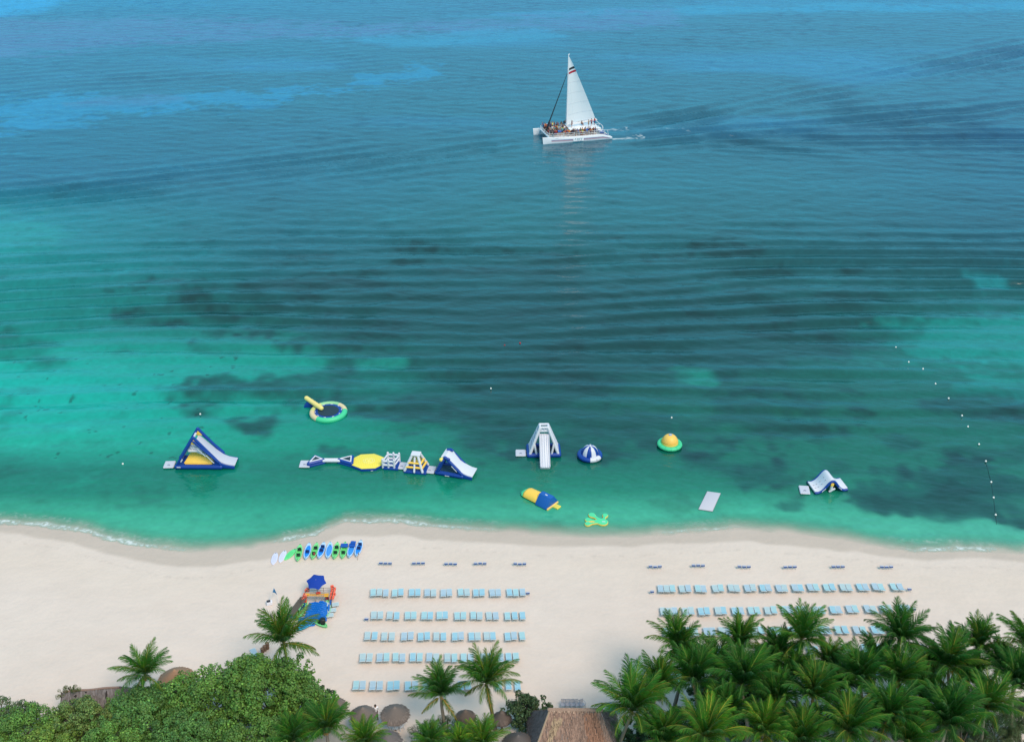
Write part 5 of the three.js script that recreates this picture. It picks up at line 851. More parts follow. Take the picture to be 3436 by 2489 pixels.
// ---------- plastic chairs, tables, the walker ----------
{
  const chair = (m) => { const o = new THREE.Group(); part(o, 'seat', box(0.46, 0.05, 0.44, 0, 0.43, 0, 0.02), m); part(o, 'backrest', [box(0.46, 0.07, 0.04, 0, 0.86, -0.25, 0.02), ...[-0.16, -0.05, 0.05, 0.16].map((x) => along(box(0.07, 0.4, 0.025, 0, 0, 0, 0.01), V(x, 0.44, -0.21), V(x, 0.84, -0.25)))], m); for (const [x, z] of [[-0.21, 0.2], [0.21, 0.2], [-0.2, -0.2], [0.2, -0.2]]) part(o, 'leg', cyl([x * 1.12, 0, z * 1.15], [x, 0.43, z], 0.028), m); part(o, 'armrest', [-1, 1].map((s) => tube([[s * 0.25, 0.43, 0.2], [s * 0.27, 0.64, 0.18], [s * 0.27, 0.66, -0.15], [s * 0.22, 0.7, -0.23]], 0.025, 10)), m); return o; };
  const w = chair(MS(222, 222, 228, 0.5)), g = chair(MS(170, 172, 184, 0.6)), b = chair(MS(24, 120, 214, 0.5));
  const put = (src, u, v, turn, label, group) => { const o = src.clone(); o.name = numbered('plastic_chair'); o.position.copy(onSand(u, v)); o.rotation.y = turn; scene.add(o); info(o, label, 'chair', group); };
  put(w, 1312, 2446, 2.4, 'white plastic chair, leftmost of three at the front of the middle thatched parasol'); put(w, 1327, 2452, 3.0, 'white plastic chair, middle one of three below the middle thatched parasol'); put(w, 1346, 2446, -2.5, 'white plastic chair, rightmost of three below the middle thatched parasol');
  put(w, 1222, 2446, 3.1, 'white plastic chair below the left thatched parasol, half behind fronds');
  [1890, 1905, 1921, 1936, 1953].forEach((u, i) => put(g, u, 2374, 0.1 * i, `grey plastic chair, ${ORD[i]} from the left in the row just behind the big roof ridge`, 'grey chairs behind the roof'));
  [2046, 2054, 2062, 2069].forEach((u, i) => put(b, u, 2386 + i * 2, 0.2, `bright blue chair, ${ORD[i]} from the left at the right end of the big roof`, 'blue chairs by the roof'));
  for (const [u, v, label] of [[1226, 2431, 'round brown table in the shade of the left thatched parasol'], [1331, 2434, 'round brown table in the shade of the middle thatched parasol']]) { const o = thing('round_table', label, 'table', onSand(u, v), 0); part(o, 'tabletop', new THREE.CylinderGeometry(0.55, 0.55, 0.05, 24).translate(0, 0.74, 0), MS(150, 74, 44, 0.6)); part(o, 'leg', new THREE.CylinderGeometry(0.06, 0.09, 0.72, 10).translate(0, 0.36, 0), MS(110, 60, 40, 0.7)); part(o, 'foot', new THREE.CylinderGeometry(0.28, 0.32, 0.05, 18).translate(0, 0.03, 0), MS(110, 60, 40, 0.7)); }
  person('person in a white shirt and brown trousers walking beside the left thatched parasol', 'walk', onSand(1262, 2410), Math.PI + 0.3, { skin: SKIN[2], shirt: MS(232, 232, 238, 0.8), shorts: MS(84, 48, 40, 0.8), long: true, hair: HAIR[0] });
}
// ---------- thatch ----------
const strawGeo = (() => { const g = new THREE.BoxGeometry(0.05, 0.02, 0.6); g.translate(0, 0, 0.2); return g; })();
const strawM = new THREE.MeshStandardMaterial({ color: 0xffffff, roughness: 0.95 });
function straw(parent, n, place, c, size = 1) { // loose bundles lying down the slope
  const o = new THREE.InstancedMesh(strawGeo, strawM, n), m = new THREE.Matrix4(), q = new THREE.Quaternion(), col = new THREE.Color();
  for (let i = 0; i < n; i++) {
    const { p, down, nor, tint } = place(), side = V().crossVectors(nor, down).normalize(), d = down.clone().addScaledVector(side, rr(-0.22, 0.22)).addScaledVector(nor, rr(-0.02, 0.1)).normalize(), s2 = V().crossVectors(nor, d).normalize(), n2 = V().crossVectors(d, s2);
    m.makeBasis(s2.multiplyScalar(size * rr(0.7, 1.6)), n2, d.multiplyScalar(size * rr(0.6, 1.2))); m.setPosition(p.addScaledVector(nor, rr(0, 0.03)));
    o.setMatrixAt(i, m); const k = rr(0.6, 1.35) * (tint?.[3] ?? 1), t = tint ?? c; o.setColorAt(i, col.setRGB(t[0] * k, t[1] * k, t[2] * k));
  }
  o.name = 'straw_cover'; o.userData.kind = 'stuff'; o.castShadow = o.receiveShadow = true; parent.add(o);
}
const TH = [0.20, 0.165, 0.15];
function parasol(u, v, h, r, label, c = TH, rise = 0.95) {
  const p = at(u, v, h), base = landH(p.x, p.z), o = thing('thatched_parasol', label, 'thatched parasol', V(p.x, base, p.z), rr(0, 6));
  const y0 = h - base, cone = [[r, y0 - 0.12], [r * 1.0, y0], [r * 0.72, y0 + rise * 0.36], [r * 0.42, y0 + rise * 0.68], [r * 0.14, y0 + rise * 0.94], [0.001, y0 + rise]];
  const m = M(c[0] * 0.8, c[1] * 0.8, c[2] * 0.8, 0.95, { bumpMap: weather, bumpScale: 0.05 });
  part(o, 'thatch', new THREE.LatheGeometry(cone.map((a) => new THREE.Vector2(...a)), 40), m);
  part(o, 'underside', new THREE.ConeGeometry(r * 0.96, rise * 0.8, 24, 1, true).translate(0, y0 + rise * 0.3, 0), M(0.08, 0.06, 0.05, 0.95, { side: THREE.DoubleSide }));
  straw(o, Math.round(520 * r * r), () => { const a = rr(0, 6.2832), t = Math.sqrt(rnd()) * 0.93, nor = V(Math.cos(a) * rise, r, Math.sin(a) * rise).normalize(), down = V(Math.cos(a) * r, -rise, Math.sin(a) * r).normalize(); return { p: V(Math.cos(a) * r * t, y0 + rise * (1 - t) + 0.02, Math.sin(a) * r * t), down, nor }; }, c, 0.6);
  part(o, 'post', new THREE.CylinderGeometry(0.09, 0.11, y0 + 0.3, 10).translate(0, (y0 + 0.3) / 2, 0), M(0.12, 0.08, 0.06, 0.9));
  part(o, 'top_cap', new THREE.ConeGeometry(0.22, 0.26, 14).translate(0, y0 + rise + 0.02, 0), M(c[0], c[1], c[2], 0.95));
  return o;
}
parasol(1218, 2400, 2.35, 1.2, 'round grey brown thatched parasol beside the person in white');
parasol(1325, 2398, 2.35, 1.32, 'round grey brown thatched parasol standing clear on the sand above three white chairs');
parasol(1122, 2372, 2.35, 1.15, 'thatched parasol half hidden by palm fronds at the edge of the sea grape', [0.22, 0.17, 0.145]);
parasol(1298, 2489, 2.35, 1.3, 'dark thatched parasol cut off by the bottom edge below the white chairs', [0.18, 0.16, 0.16]);
parasol(1562, 2408, 2.0, 0.95, 'brown thatched parasol seen between the two middle palms', [0.15, 0.115, 0.10]);
parasol(1684, 2412, 2.0, 0.9, 'brown thatched parasol between the right middle palm and the round bush', [0.14, 0.11, 0.10]);
parasol(1738, 2500, 2.6, 1.5, 'low wide thatched cone standing in for the lower roof left of the big one', [0.13, 0.11, 0.105], 1.2);  // parasol shape used for the lower roof section
{ // tan thatched dome behind the sea grape
  const o = parasol(590, 2282, 2.4, 1.75, 'tan brown thatched dome roof rising behind the left trees', [0.40, 0.24, 0.155], 1.3); o.name = numbered('thatched_dome');
}
function roof(name, label, R1, R2, half, drop, hipL, hipR, cFor, nStraw, tintM, floorY) {
  const o = thing(name, label, 'thatched roof', V(R1.x, floorY, R1.z), 0), a = R1.clone().sub(o.position), b = R2.clone().sub(o.position);
  const e = [V(a.x - hipL, a.y - drop, a.z + half), V(b.x + hipR, b.y - drop, b.z + half), V(b.x + hipR, b.y - drop, b.z - half), V(a.x - hipL, a.y - drop, a.z - half)];
  const quad = (p0, p1, p2, p3, name2) => { // p0,p1 along the ridge, p3,p2 along the eaves, thick thatch
    const nor = V().crossVectors(V().subVectors(p3, p0), V().subVectors(p2.clone().add(p1).multiplyScalar(0.5), p0)).normalize(); if (nor.y < 0) nor.negate();
    const pos = [], idx = [], n = 30, m = 30; for (let j = 0; j <= m; j++) for (let i = 0; i <= n; i++) { const s = i / n, t = j / m, p = V().lerpVectors(V().lerpVectors(p0, p1, s), V().lerpVectors(p3, p2, s), t); p.addScaledVector(nor, 0.05 * vn(p.x * 2.1 + 3, (p.y + p.z) * 1.1) * (j && j < m ? 1 : 0) + (j && j < m && i && i < n ? 0.06 : 0)); pos.push(p.x, p.y, p.z); if (i && j) { const k = j * (n + 1) + i; idx.push(k, k - n - 2, k - 1, k, k - n - 1, k - n - 2); } }
    const g = new THREE.BufferGeometry(); g.setAttribute('position', new THREE.Float32BufferAttribute(pos, 3)); g.setIndex(idx); g.computeVertexNormals();
    const f = part(o, name2, g, tintM), down = V().subVectors(V().lerpVectors(p3, p2, 0.5), V().lerpVectors(p0, p1, 0.5)).normalize(), area = V().subVectors(p3, p0).length() * V().subVectors(p2, p3).length();
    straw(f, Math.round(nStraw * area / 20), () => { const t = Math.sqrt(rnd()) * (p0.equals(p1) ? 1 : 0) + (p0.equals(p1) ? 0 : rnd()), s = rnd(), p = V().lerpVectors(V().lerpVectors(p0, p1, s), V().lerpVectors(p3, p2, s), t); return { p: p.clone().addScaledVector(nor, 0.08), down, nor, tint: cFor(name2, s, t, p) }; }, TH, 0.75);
    return f;
  };
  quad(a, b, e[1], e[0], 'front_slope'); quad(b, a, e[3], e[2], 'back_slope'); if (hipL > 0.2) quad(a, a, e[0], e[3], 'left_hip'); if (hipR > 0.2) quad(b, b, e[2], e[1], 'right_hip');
  return { o, a, b, e };
}
{ // the big roof at the bottom edge
  const { o, a, b, e } = roof('thatched_roof', 'big hipped thatched roof with a newer reddish strip at the bottom edge', at(1846, 2382, 5.9), at(2014, 2383, 5.9), 3.1, 3.5, 1.8, 1.7,
    (f, s, t, p) => f === 'front_slope' ? (s > 0.66 && s < 0.93 + t * 0.0 ? [0.33, 0.165, 0.105] : s > 0.10 && s < 0.2 + 0.1 * vn(t * 6, 2) && t > 0.12 ? [0.36, 0.25, 0.16] : [0.29, 0.18, 0.135]) : f === 'left_hip' ? [0.13, 0.11, 0.115] : [0.17, 0.14, 0.135], 1500, M(0.2, 0.155, 0.14, 0.95, { side: THREE.DoubleSide }), 0.4);  // left hip thatch coloured darker to paint its shaded side
  part(o, 'ridge', [cap(V(a.x - 0.1, a.y + 0.05, a.z).toArray(), V(b.x + 0.1, b.y + 0.05, b.z).toArray(), 0.17)], M(0.32, 0.21, 0.16, 0.95)); 
  straw(o.children[0], 160, () => { const s = rnd(); return { p: V().lerpVectors(a, b, s).add(V(0, 0.16, 0.05)), down: V(0, -0.7, rnd() < 0.5 ? 0.7 : -0.7).normalize(), nor: V(0, 1, 0) }; }, [0.4, 0.27, 0.2], 0.7);
  part(o, 'hip_ridge', [cap(a.toArray(), e[0].toArray(), 0.12)], M(0.36, 0.25, 0.17, 0.95));
  for (const p of e) part(o, 'post', cyl([p.x * 0.96, 0, p.z * 0.9], [p.x * 0.96, p.y, p.z * 0.9], 0.12), M(0.12, 0.09, 0.07, 0.9));
}
{ // weathered roof on the left
  const { o, a, b } = roof('thatched_shelter', 'weathered grey thatched roof with dark plates for holes behind the left shrubs', at(210, 2322, 3.6), at(398, 2306, 3.6), 2.6, 2.9, 0.35, 0.9,
    () => [0.20, 0.18, 0.185], 900, M(0.17, 0.15, 0.15, 0.95, { side: THREE.DoubleSide }), 0.4);
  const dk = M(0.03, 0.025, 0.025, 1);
  for (const [s, t, w, h] of [[0.79, 0.16, 0.07, 0.75], [0.82, 0.3, 0.06, 0.5], [0.24, 0.12, 0.12, 0.2], [0.42, 0.05, 0.09, 0.14], [0.16, 0.22, 0.1, 0.2]]) { const p = V().lerpVectors(a, b, s); const g = flatPlate(Array.from({ length: 9 }, (_, i) => { const q = i * 0.698; return [w * Math.cos(q) * rr(0.7, 1.3), h / 2 * Math.sin(q) * rr(0.8, 1.2)]; }), -0.03, 0.05, 0.01); part(o, 'dark_gap_plate', g.rotateX(0.84).translate(p.x, p.y - 2.9 * t + 0.12, p.z + 2.6 * t + 0.11), dk); }  // dark plates laid on the thatch paint the shade inside holes
  part(o, 'ridge', tube([0, 0.25, 0.5, 0.75, 1].map((s, i) => { const p = V().lerpVectors(a, b, s); return [p.x, p.y + 0.06 * (i % 2), p.z]; }), 0.11, 20), M(0.26, 0.17, 0.14, 0.95));
}

// ---------- coconut palms ----------
function frondGeo(elev, droop, L, twist) {
  const pos = [], col = [], nor = [], n = 14, rach = []; let x = 0, y = 0;
  for (let i = 0; i <= n; i++) { const t = i / n, a = elev - droop * t ** 1.8; rach.push([x, y, a]); x += Math.cos(a) * L / n; y += Math.sin(a) * L / n; }
  const tri = (a, b, c, k) => { const u = V().subVectors(b, a), w = V().subVectors(c, a), m = u.cross(w).normalize(); for (const p of [a, b, c]) { pos.push(p.x, p.y, p.z); nor.push(m.x, m.y, m.z); col.push(...k); } };
  const P = (t) => { const f = Math.min(n - 1e-4, t * n), i = Math.floor(f), q = f - i; return [lerp(rach[i][0], rach[i + 1][0], q), lerp(rach[i][1], rach[i + 1][1], q), lerp(rach[i][2], rach[i + 1][2], q)]; };
  const stem = [2.2, 1.8, 1.0];
  for (let i = 0; i < n; i++) { const w0 = 0.045 * (1 - i / n * 0.85), w1 = 0.045 * (1 - (i + 1) / n * 0.85), a = rach[i], b = rach[i + 1]; const A = V(a[0], a[1] + 0.02, w0), B = V(a[0], a[1] + 0.02, -w0), Cc = V(b[0], b[1] + 0.02, w1), D = V(b[0], b[1] + 0.02, -w1), E = V(a[0], a[1] - 0.04, 0), F = V(b[0], b[1] - 0.04, 0); tri(A, Cc, B, stem); tri(B, Cc, D, stem); tri(A, E, Cc, stem); tri(Cc, E, F, stem); tri(B, D, E, stem); tri(D, F, E, stem); }
  const K = 54;
  for (let i = 0; i < K; i++) for (const s of [-1, 1]) {
    const t = 0.10 + 0.89 * (i + rr(-0.25, 0.25)) / K; if (t > 0.995 || rnd() < 0.04) continue;
    const [px, py, a] = P(t), len = L * 0.265 * Math.sin(Math.PI * clamp(0.10 + t * 0.86, 0, 1)) ** 0.7 * rr(0.85, 1.1), fw = lerp(1.0, 0.32, t) + rr(-0.1, 0.1), hang = lerp(-0.3, 0.9, t * 0.7) + rr(-0.12, 0.2) + twist;
    const fx = Math.cos(a), fy = Math.sin(a), ux = -Math.sin(a), uy = Math.cos(a);
    const dirAt = (h) => V(fx * Math.cos(fw) - ux * Math.sin(h) * Math.sin(fw), fy * Math.cos(fw) - uy * Math.sin(h) * Math.sin(fw), s * Math.sin(fw) * Math.cos(h));
    const d0 = dirAt(hang), p0 = V(px, py, 0), p1 = p0.clone().addScaledVector(d0, len * 0.5), d1 = dirAt(hang + 0.2).add(V(0, -0.35, 0)).normalize(), p2 = p1.clone().addScaledVector(d1, len * 0.5);
    const wv = V(fx, fy, 0).multiplyScalar(0.034), k = rr(0.75, 1.2), tip = rr(0, 1) < 0.12 ? [0.9 * k, 0.75 * k, 0.3 * k] : [0.36 * k * rr(0.8, 1.3), k, 0.26 * k];
    tri(p0.clone().sub(wv), p0.clone().add(wv), p1.clone().add(wv), tip); tri(p0.clone().sub(wv), p1.clone().add(wv), p1.clone().sub(wv), tip); tri(p1.clone().sub(wv), p1.clone().add(wv), p2, tip);
  }
  const g = new THREE.BufferGeometry(); for (const [n2, a] of [['position', pos], ['normal', nor], ['color', col]]) g.setAttribute(n2, new THREE.Float32BufferAttribute(a, 3)); return g;
}
const FR = [[1.52, 0.4, 3.6, 0], [1.36, 0.6, 4.1, 0], [1.2, 0.8, 4.3, 0.05], [1.0, 1.05, 4.3, 0.12], [0.75, 1.25, 4.2, 0.18], [0.3, 1.15, 3.8, 0.3], [1.28, 0.95, 4.2, 0.05], [0.9, 1.5, 4.2, 0.18], [-0.5, 0.8, 3.2, 0.3]].map((a) => frondGeo(...a));
const leafMat = (r, g, b) => new THREE.MeshPhysicalMaterial({ color: new THREE.Color().setRGB(r, g, b), vertexColors: true, roughness: 0.65, specularIntensity: 0.45, transmission: 0.3, thickness: 0, side: THREE.DoubleSide });
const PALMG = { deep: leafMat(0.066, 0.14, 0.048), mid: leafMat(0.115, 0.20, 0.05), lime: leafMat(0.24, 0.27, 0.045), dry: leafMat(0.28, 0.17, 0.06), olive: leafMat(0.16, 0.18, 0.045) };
const BARK = [M(0.20, 0.165, 0.135, 0.9), M(0.24, 0.20, 0.15, 0.9), M(0.16, 0.14, 0.10, 0.9)];
function palm(u, v, h, R, tint, label, o2 = {}) {
  const top = at(u, v, h), lean = o2.lean ?? [rr(-1.5, 1.5), rr(-0.4, 1.2)], pitch = rr(-0.12, 0.2), bxp = top.x + lean[0], bzp = top.z + lean[1], by = landH(bxp, bzp) - 0.05;
  const o = thing('palm_tree', label, 'palm tree', V(bxp, by, bzp), 0), c = V(top.x - bxp, h - by, top.z - bzp), k = R / 3.75;
  const curve = [[0, 0, 0], [c.x * 0.25 + rr(-0.1, 0.1), c.y * 0.4, c.z * 0.2], [c.x * 0.7, c.y * 0.75, c.z * 0.7], c.toArray()];
  const tg = new THREE.TubeGeometry(new THREE.CatmullRomCurve3(curve.map(A3)), 44, 0.15, 9), tp = tg.attributes.position; // taper and leaf scars
  { const cv = new THREE.CatmullRomCurve3(curve.map(A3)); for (let i = 0; i <= 44; i++) { const q = cv.getPointAt(i / 44), s = (1.35 - 0.55 * i / 44 + (i < 3 ? 0.3 - i * 0.1 : 0)) * (i % 2 ? 1.07 : 0.97); for (let j = 0; j <= 9; j++) { const m = i * 10 + j; tp.setXYZ(m, q.x + (tp.getX(m) - q.x) * s, q.y + (tp.getY(m) - q.y) * s, q.z + (tp.getZ(m) - q.z) * s); } } tg.computeVertexNormals(); }
  part(o, 'trunk', tg, pick(BARK));
  part(o, 'crown_shaft', [cyl([c.x, c.y - 0.25, c.z], [c.x, c.y + 0.35, c.z], 0.15, 0.09, 10)], M(0.30, 0.22, 0.09, 0.8));
  const mats = { deep: ['deep', 'deep', 'mid', 'deep'], mid: ['mid', 'deep', 'mid', 'olive'], lime: ['lime', 'mid', 'lime', 'olive'], olive: ['olive', 'mid', 'olive', 'deep'] }[tint], a0 = rr(0, 6.28);
  const rings = [[4, 0], [6, 1], [6, 6], [5, 2], [5, 3], [4, 7], [4, 4], [2, 5], ...(o2.skirt || rnd() < 0.45 ? [[3, 8]] : [])]; let q = a0;
  for (const [n0, g] of rings) for (let i = 0, n = o2.thin ? Math.ceil(n0 * 0.62) : n0; i < n; i++) {
    q += 2.39996 + rr(-0.2, 0.2); const f = part(o, 'frond', FR[g], PALMG[g === 8 && rnd() < 0.6 ? 'dry' : g >= 5 && g !== 6 && g !== 7 && rnd() < 0.2 ? 'olive' : pick(mats)]);
    f.position.set(c.x + Math.cos(q) * 0.06, c.y + (g < 2 ? 0.3 : g < 5 ? 0.18 : 0.05), c.z - Math.sin(q) * 0.06); f.rotation.set(rr(-0.22, 0.22), q, rr(-0.16, 0.16) + pitch, 'YXZ'); f.scale.setScalar(k * rr(0.88, 1.1));
  }
  if (o2.nuts ?? rnd() < 0.5) for (let i = 0; i < 6; i++) { const a = i * 1.05 + 0.3; part(o, 'coconut', NUT, NUTM[i % 2]).position.set(c.x + Math.cos(a) * 0.24, c.y - 0.18 - (i % 3) * 0.1, c.z + Math.sin(a) * 0.24); }
  return o;
}
const NUT = new THREE.SphereGeometry(0.13, 10, 8).scale(1, 1.2, 1), NUTM = [M(0.22, 0.16, 0.04, 0.6), M(0.30, 0.16, 0.05, 0.6)];
const PALMS = [
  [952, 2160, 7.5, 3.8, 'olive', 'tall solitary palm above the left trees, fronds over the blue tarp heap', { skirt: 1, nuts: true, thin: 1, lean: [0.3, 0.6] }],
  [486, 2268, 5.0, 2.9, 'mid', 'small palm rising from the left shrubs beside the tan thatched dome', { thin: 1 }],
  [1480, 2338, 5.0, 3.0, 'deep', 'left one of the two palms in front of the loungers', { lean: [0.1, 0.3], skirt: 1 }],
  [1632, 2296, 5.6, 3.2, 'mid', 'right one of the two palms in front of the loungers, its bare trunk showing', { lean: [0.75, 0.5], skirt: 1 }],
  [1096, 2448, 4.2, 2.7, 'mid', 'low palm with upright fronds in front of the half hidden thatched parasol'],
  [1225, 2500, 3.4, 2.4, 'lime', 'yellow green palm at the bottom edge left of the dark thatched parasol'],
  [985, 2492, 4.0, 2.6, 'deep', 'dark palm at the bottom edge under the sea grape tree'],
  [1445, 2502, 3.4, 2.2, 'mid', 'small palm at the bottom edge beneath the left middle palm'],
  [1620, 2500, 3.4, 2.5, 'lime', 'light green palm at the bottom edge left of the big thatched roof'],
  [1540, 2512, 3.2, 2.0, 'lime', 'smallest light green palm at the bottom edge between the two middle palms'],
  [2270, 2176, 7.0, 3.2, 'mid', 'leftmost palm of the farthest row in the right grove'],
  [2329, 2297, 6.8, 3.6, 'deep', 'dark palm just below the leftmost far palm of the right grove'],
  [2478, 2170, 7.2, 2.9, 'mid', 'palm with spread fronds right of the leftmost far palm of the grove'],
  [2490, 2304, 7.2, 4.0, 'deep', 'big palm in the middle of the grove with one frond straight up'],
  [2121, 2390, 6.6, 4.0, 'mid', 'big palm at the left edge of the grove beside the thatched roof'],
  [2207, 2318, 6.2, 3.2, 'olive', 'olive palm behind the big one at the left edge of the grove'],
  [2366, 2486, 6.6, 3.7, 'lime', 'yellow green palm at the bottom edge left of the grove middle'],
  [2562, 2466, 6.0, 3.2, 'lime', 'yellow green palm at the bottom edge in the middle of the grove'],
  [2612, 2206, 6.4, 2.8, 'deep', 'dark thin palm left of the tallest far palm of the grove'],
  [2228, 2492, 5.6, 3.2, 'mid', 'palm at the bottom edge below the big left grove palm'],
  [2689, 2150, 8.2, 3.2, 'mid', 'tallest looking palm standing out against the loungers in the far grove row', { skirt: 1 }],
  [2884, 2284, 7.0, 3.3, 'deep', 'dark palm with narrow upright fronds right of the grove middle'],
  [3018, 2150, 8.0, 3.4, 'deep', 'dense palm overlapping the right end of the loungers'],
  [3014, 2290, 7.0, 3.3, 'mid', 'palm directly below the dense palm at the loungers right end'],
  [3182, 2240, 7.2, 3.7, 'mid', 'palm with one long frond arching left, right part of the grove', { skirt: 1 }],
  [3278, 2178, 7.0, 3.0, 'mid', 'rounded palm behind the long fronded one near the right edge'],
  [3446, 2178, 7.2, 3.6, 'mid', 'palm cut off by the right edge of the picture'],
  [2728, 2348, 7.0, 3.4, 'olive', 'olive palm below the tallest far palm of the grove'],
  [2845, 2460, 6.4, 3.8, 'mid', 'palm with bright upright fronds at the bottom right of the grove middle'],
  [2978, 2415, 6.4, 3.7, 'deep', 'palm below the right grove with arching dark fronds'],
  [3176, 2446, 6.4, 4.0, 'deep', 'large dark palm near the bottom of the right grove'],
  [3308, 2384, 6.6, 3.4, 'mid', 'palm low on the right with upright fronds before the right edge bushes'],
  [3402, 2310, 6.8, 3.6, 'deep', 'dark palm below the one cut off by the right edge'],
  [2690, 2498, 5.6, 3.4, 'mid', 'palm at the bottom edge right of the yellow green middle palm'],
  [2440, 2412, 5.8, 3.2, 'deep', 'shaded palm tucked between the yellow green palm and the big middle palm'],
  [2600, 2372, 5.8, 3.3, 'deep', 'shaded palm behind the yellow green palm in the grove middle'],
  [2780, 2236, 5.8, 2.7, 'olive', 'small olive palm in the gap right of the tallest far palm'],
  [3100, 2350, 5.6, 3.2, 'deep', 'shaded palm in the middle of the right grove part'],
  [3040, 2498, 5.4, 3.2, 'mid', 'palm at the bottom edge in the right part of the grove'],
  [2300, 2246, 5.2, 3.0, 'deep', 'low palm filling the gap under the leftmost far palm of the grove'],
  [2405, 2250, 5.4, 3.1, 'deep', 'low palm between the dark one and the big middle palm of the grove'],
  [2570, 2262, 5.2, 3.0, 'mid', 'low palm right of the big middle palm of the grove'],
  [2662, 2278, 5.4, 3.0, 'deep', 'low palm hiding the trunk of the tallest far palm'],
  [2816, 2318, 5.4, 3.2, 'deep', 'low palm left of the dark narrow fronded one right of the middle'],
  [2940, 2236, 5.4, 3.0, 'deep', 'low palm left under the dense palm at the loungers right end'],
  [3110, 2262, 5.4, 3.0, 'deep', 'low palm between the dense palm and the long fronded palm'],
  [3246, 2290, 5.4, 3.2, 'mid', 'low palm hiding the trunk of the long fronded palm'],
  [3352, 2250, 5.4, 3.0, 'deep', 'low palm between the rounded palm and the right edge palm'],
];
for (const a of PALMS) palm(...a);

// ---------- broad leaved trees and shrubs ----------
const leaf = (n, fold, len = 1) => { const pos = [], nor = []; for (let i = 0; i < n; i++) { const a = i / n * 6.2832, b = (i + 1) / n * 6.2832, A = V(Math.cos(a) * 0.5, Math.abs(Math.sin(a)) * fold, Math.sin(a) * 0.5 * len), B = V(Math.cos(b) * 0.5, Math.abs(Math.sin(b)) * fold, Math.sin(b) * 0.5 * len), m = V().crossVectors(B, A).normalize(); for (const p of [V(), B, A]) { pos.push(p.x, p.y, p.z); nor.push(m.x, m.y, m.z); } } const g = new THREE.BufferGeometry(); g.setAttribute('position', new THREE.Float32BufferAttribute(pos, 3)); g.setAttribute('normal', new THREE.Float32BufferAttribute(nor, 3)); return g; };
const ROUND = leaf(6, 0.12), NARROW = leaf(4, 0.06, 0.34);
const LEAFM = new THREE.MeshPhysicalMaterial({ color: 0xffffff, roughness: 0.55, specularIntensity: 0.6, transmission: 0.25, thickness: 0, side: THREE.DoubleSide });
function bush(u, v, hc, rad, n, size, col, label, o2 = {}) {
  const mid = at(u, v, hc), gy = landH(mid.x, mid.z), o = thing(o2.name ?? 'sea_grape_tree', label, o2.cat ?? 'tree', V(mid.x, gy, mid.z), 0), c = V(0, hc - gy, 0), lumps = [];
  const nl = o2.lumps ?? Math.round(30 + rad[0] * rad[2] * 6); n = Math.round(n * 2.3); size *= 0.77;
  for (let i = 0; i < nl; i++) { const a = rr(0, 6.2832), y = rr(-0.75, 1), r = Math.sqrt(1 - y * y * 0.95) * Math.sqrt(rr(0.12, 1)); lumps.push([V(c.x + Math.cos(a) * r * rad[0], c.y + y * rad[1] * 0.9, c.z + Math.sin(a) * r * rad[2]), rr(0.34, 0.8) * Math.min(1.2, rad[1] * 0.42)]); }
  for (let i = 0; i < nl * 0.45; i++) { const a = rr(0, 6.2832), y = rr(-0.1, 1), r = Math.sqrt(1 - y * y) * rr(0.96, 1.34); lumps.push([V(c.x + Math.cos(a) * r * rad[0], c.y + y * rad[1] * 1.08, c.z + Math.sin(a) * r * rad[2]), rr(0.14, 0.36)]); }
  const bark = M(0.14, 0.11, 0.085, 0.95), wood = [cyl([0, -0.1, 0], [c.x * 0.5, c.y * 0.55, 0], 0.2, 0.12)];
  part(o, 'trunk', wood, bark);
  part(o, 'limb', lumps.slice(0, Math.min(nl, 16)).map(([p]) => tube([[0, c.y * 0.4, 0], [p.x * 0.45, lerp(c.y * 0.5, p.y, 0.5), p.z * 0.45], p.toArray()], 0.05, 8, 5)), bark);
  const tot = lumps.reduce((s, l) => s + l[1] ** 2, 0), im = new THREE.InstancedMesh(o2.geo ?? ROUND, LEAFM, n), m = new THREE.Matrix4(), cc = new THREE.Color(), e = new THREE.Euler(), q = new THREE.Quaternion(); let li = 0, left = 0;
  for (let i = 0; i < n; i++) {
    if (left <= 0) { if (i) li = Math.min(li + 1, lumps.length - 1); left = Math.max(1, Math.round(n * lumps[li][1] ** 2 / tot)); lumps[li].t = rr(0.78, 1.22); }
    left--;
    const [p, r] = lumps[li], y = rr(-0.7, 1), a = rr(0, 6.2832), k = Math.sqrt(1 - y * y), d = V(Math.cos(a) * k, y, Math.sin(a) * k), s = size * rr(0.65, 1.25);
    q.setFromUnitVectors(V(0, 1, 0), d.clone().add(V(rr(-0.8, 0.8), rr(0.0, 0.9), rr(-0.8, 0.8))).normalize()); q.multiply(new THREE.Quaternion().setFromAxisAngle(V(0, 1, 0), rr(0, 6.28)));
    m.compose(p.clone().addScaledVector(d, r * rr(0.7, 1.12)), q, V(s, s, s)); im.setMatrixAt(i, m);
    const t = lumps[li].t * rr(0.7, 1.35), w = rnd() < 0.06 ? 1.7 : 1; im.setColorAt(i, cc.setRGB(col[0] * t * w * rr(0.85, 1.25), col[1] * t * w, col[2] * t * w * rr(0.8, 1.2)));
  }
  im.name = 'foliage'; im.userData.kind = 'stuff'; im.castShadow = im.receiveShadow = true; o.add(im);
  return o;
}
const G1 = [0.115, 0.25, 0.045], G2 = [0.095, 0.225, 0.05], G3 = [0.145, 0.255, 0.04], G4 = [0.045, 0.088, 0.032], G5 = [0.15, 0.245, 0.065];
const sh = { name: 'shrub', cat: 'shrub' }, fine = { ...sh, geo: NARROW };
bush(890, 2322, 4.3, [4.7, 3.2, 3.2], 13000, 0.22, G1, 'largest round leaved sea grape tree below the solitary tall palm');
bush(690, 2350, 3.6, [3.7, 2.7, 2.9], 8000, 0.22, G1, 'sea grape tree in front of the tan thatched dome');
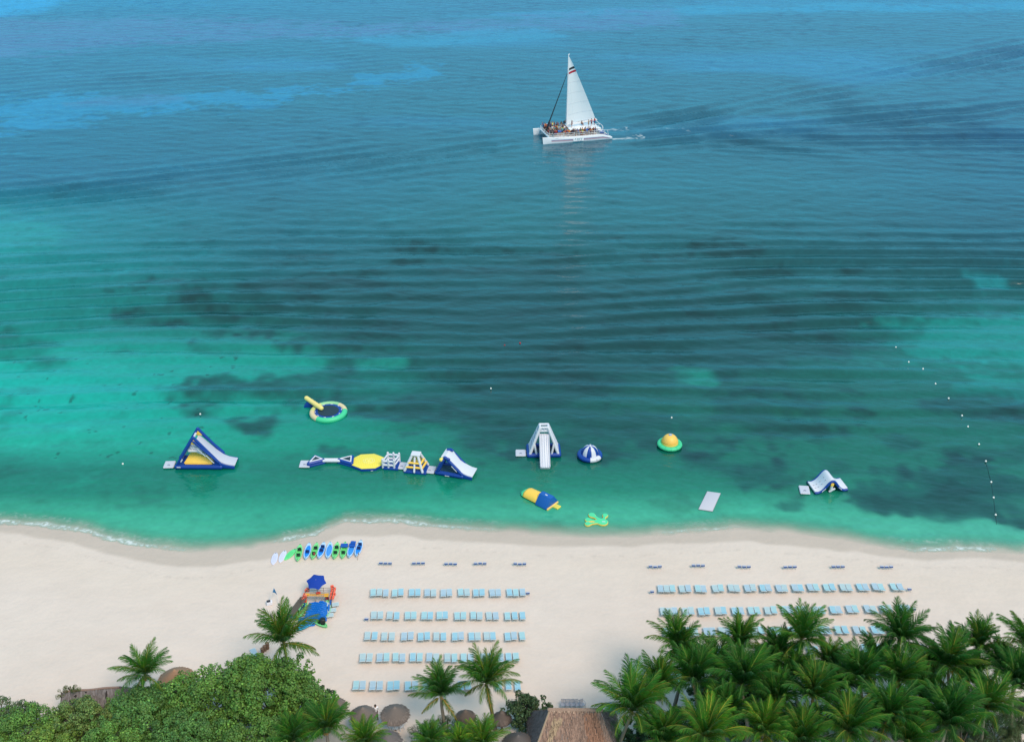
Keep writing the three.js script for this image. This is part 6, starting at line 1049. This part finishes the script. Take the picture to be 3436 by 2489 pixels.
bush(475, 2415, 3.0, [3.8, 2.3, 2.7], 7000, 0.21, G2, 'bushy tree below the small palm right of the weathered grey roof');
bush(530, 2352, 2.4, [1.7, 1.5, 1.5], 2600, 0.2, G2, 'small sea grape tree between the small palm and the tan thatched dome');
bush(275, 2424, 2.6, [3.0, 1.9, 2.3], 6000, 0.18, G5, 'pale green shrub in front of the weathered grey roof', sh);
bush(80, 2455, 2.6, [3.0, 2.0, 2.3], 6500, 0.17, G1, 'green shrub at the bottom left corner of the picture', sh);
bush(-10, 2395, 2.0, [1.7, 1.5, 1.3], 1500, 0.17, [0.10, 0.16, 0.07], 'pale thin shrub at the left edge beside the open sand', sh);
bush(80, 2398, 1.6, [1.3, 1.1, 1.0], 700, 0.16, [0.09, 0.14, 0.07], 'wispy pale shrub left of the weathered grey roof', sh);
bush(1015, 2385, 3.3, [3.0, 2.5, 2.8], 6000, 0.22, G1, 'sea grape tree at the right end of the left trees, beside the open sand');
bush(1090, 2340, 2.0, [0.9, 0.9, 0.8], 380, 0.2, G4, 'thin outer branch of leaves over the half hidden thatched parasol', { ...sh, lumps: 7 });
bush(870, 2490, 3.4, [3.6, 2.4, 2.4], 8000, 0.21, G1, 'sea grape tree at the bottom edge below the largest one');
bush(985, 2425, 3.8, [1.4, 1.2, 1.2], 1900, 0.19, G3, 'yellow green clump of leaves low on the right of the left trees', sh);
bush(640, 2490, 3.2, [3.2, 2.3, 2.4], 7000, 0.2, G2, 'blue green tree at the bottom edge left of the sea grape');
bush(390, 2510, 2.8, [3.2, 2.1, 2.3], 6000, 0.19, G1, 'dense shrub at the bottom edge under the weathered grey roof', sh);
bush(180, 2515, 2.6, [2.8, 1.9, 2.1], 5000, 0.18, G3, 'yellowish shrub at the bottom edge near the left corner', sh);
bush(240, 2312, 3.75, [0.75, 0.28, 0.4], 900, 0.1, [0.10, 0.14, 0.035], 'green creeper growing over the left end of the weathered grey roof', { ...fine, lumps: 12 });
bush(205, 2328, 3.5, [0.35, 0.3, 0.35], 350, 0.1, [0.14, 0.18, 0.07], 'small trailing tuft hanging off the left corner of the weathered grey roof', { ...fine, lumps: 6 });
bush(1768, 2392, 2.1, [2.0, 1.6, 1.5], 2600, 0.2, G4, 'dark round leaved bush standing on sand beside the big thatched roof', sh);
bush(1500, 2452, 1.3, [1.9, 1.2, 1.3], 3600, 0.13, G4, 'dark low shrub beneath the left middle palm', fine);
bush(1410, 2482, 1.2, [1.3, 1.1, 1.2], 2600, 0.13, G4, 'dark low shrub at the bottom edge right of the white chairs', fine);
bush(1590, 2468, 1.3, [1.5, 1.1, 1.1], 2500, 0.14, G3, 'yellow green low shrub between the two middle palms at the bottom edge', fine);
bush(2016, 2478, 2.6, [1.8, 1.6, 1.4], 5000, 0.15, [0.07, 0.165, 0.035], 'bright feathery shrub at the right foot of the big thatched roof', fine);
bush(3350, 2455, 2.4, [2.3, 1.8, 1.7], 9000, 0.15, [0.06, 0.12, 0.04], 'dark feathery shrub in the bottom right corner', fine);
bush(3425, 2400, 2.8, [1.6, 1.6, 1.5], 7000, 0.15, [0.055, 0.11, 0.045], 'dark feathery shrub at the right edge above the corner', fine);
bush(3230, 2490, 2.2, [2.1, 1.5, 1.6], 7500, 0.15, [0.07, 0.12, 0.05], 'olive feathery shrub at the bottom edge left of the corner', fine);
bush(3420, 2490, 2.2, [1.8, 1.4, 1.4], 6500, 0.15, [0.09, 0.13, 0.05], 'lighter feathery shrub filling the very bottom right corner', fine);
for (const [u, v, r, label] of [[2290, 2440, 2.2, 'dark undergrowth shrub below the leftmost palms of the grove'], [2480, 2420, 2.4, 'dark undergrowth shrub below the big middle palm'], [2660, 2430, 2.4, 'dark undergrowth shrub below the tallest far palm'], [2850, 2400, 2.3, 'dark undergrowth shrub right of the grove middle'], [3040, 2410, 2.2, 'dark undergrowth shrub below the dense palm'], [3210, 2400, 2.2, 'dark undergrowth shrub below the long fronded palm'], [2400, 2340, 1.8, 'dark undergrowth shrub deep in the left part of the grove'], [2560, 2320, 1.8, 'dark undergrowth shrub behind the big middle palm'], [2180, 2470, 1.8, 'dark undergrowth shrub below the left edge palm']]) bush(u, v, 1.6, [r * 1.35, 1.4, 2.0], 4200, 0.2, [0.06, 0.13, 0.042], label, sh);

scene.traverse((o) => { if (o.isMesh) o.castShadow = o.receiveShadow = true; });
renderer.render(scene, camera);
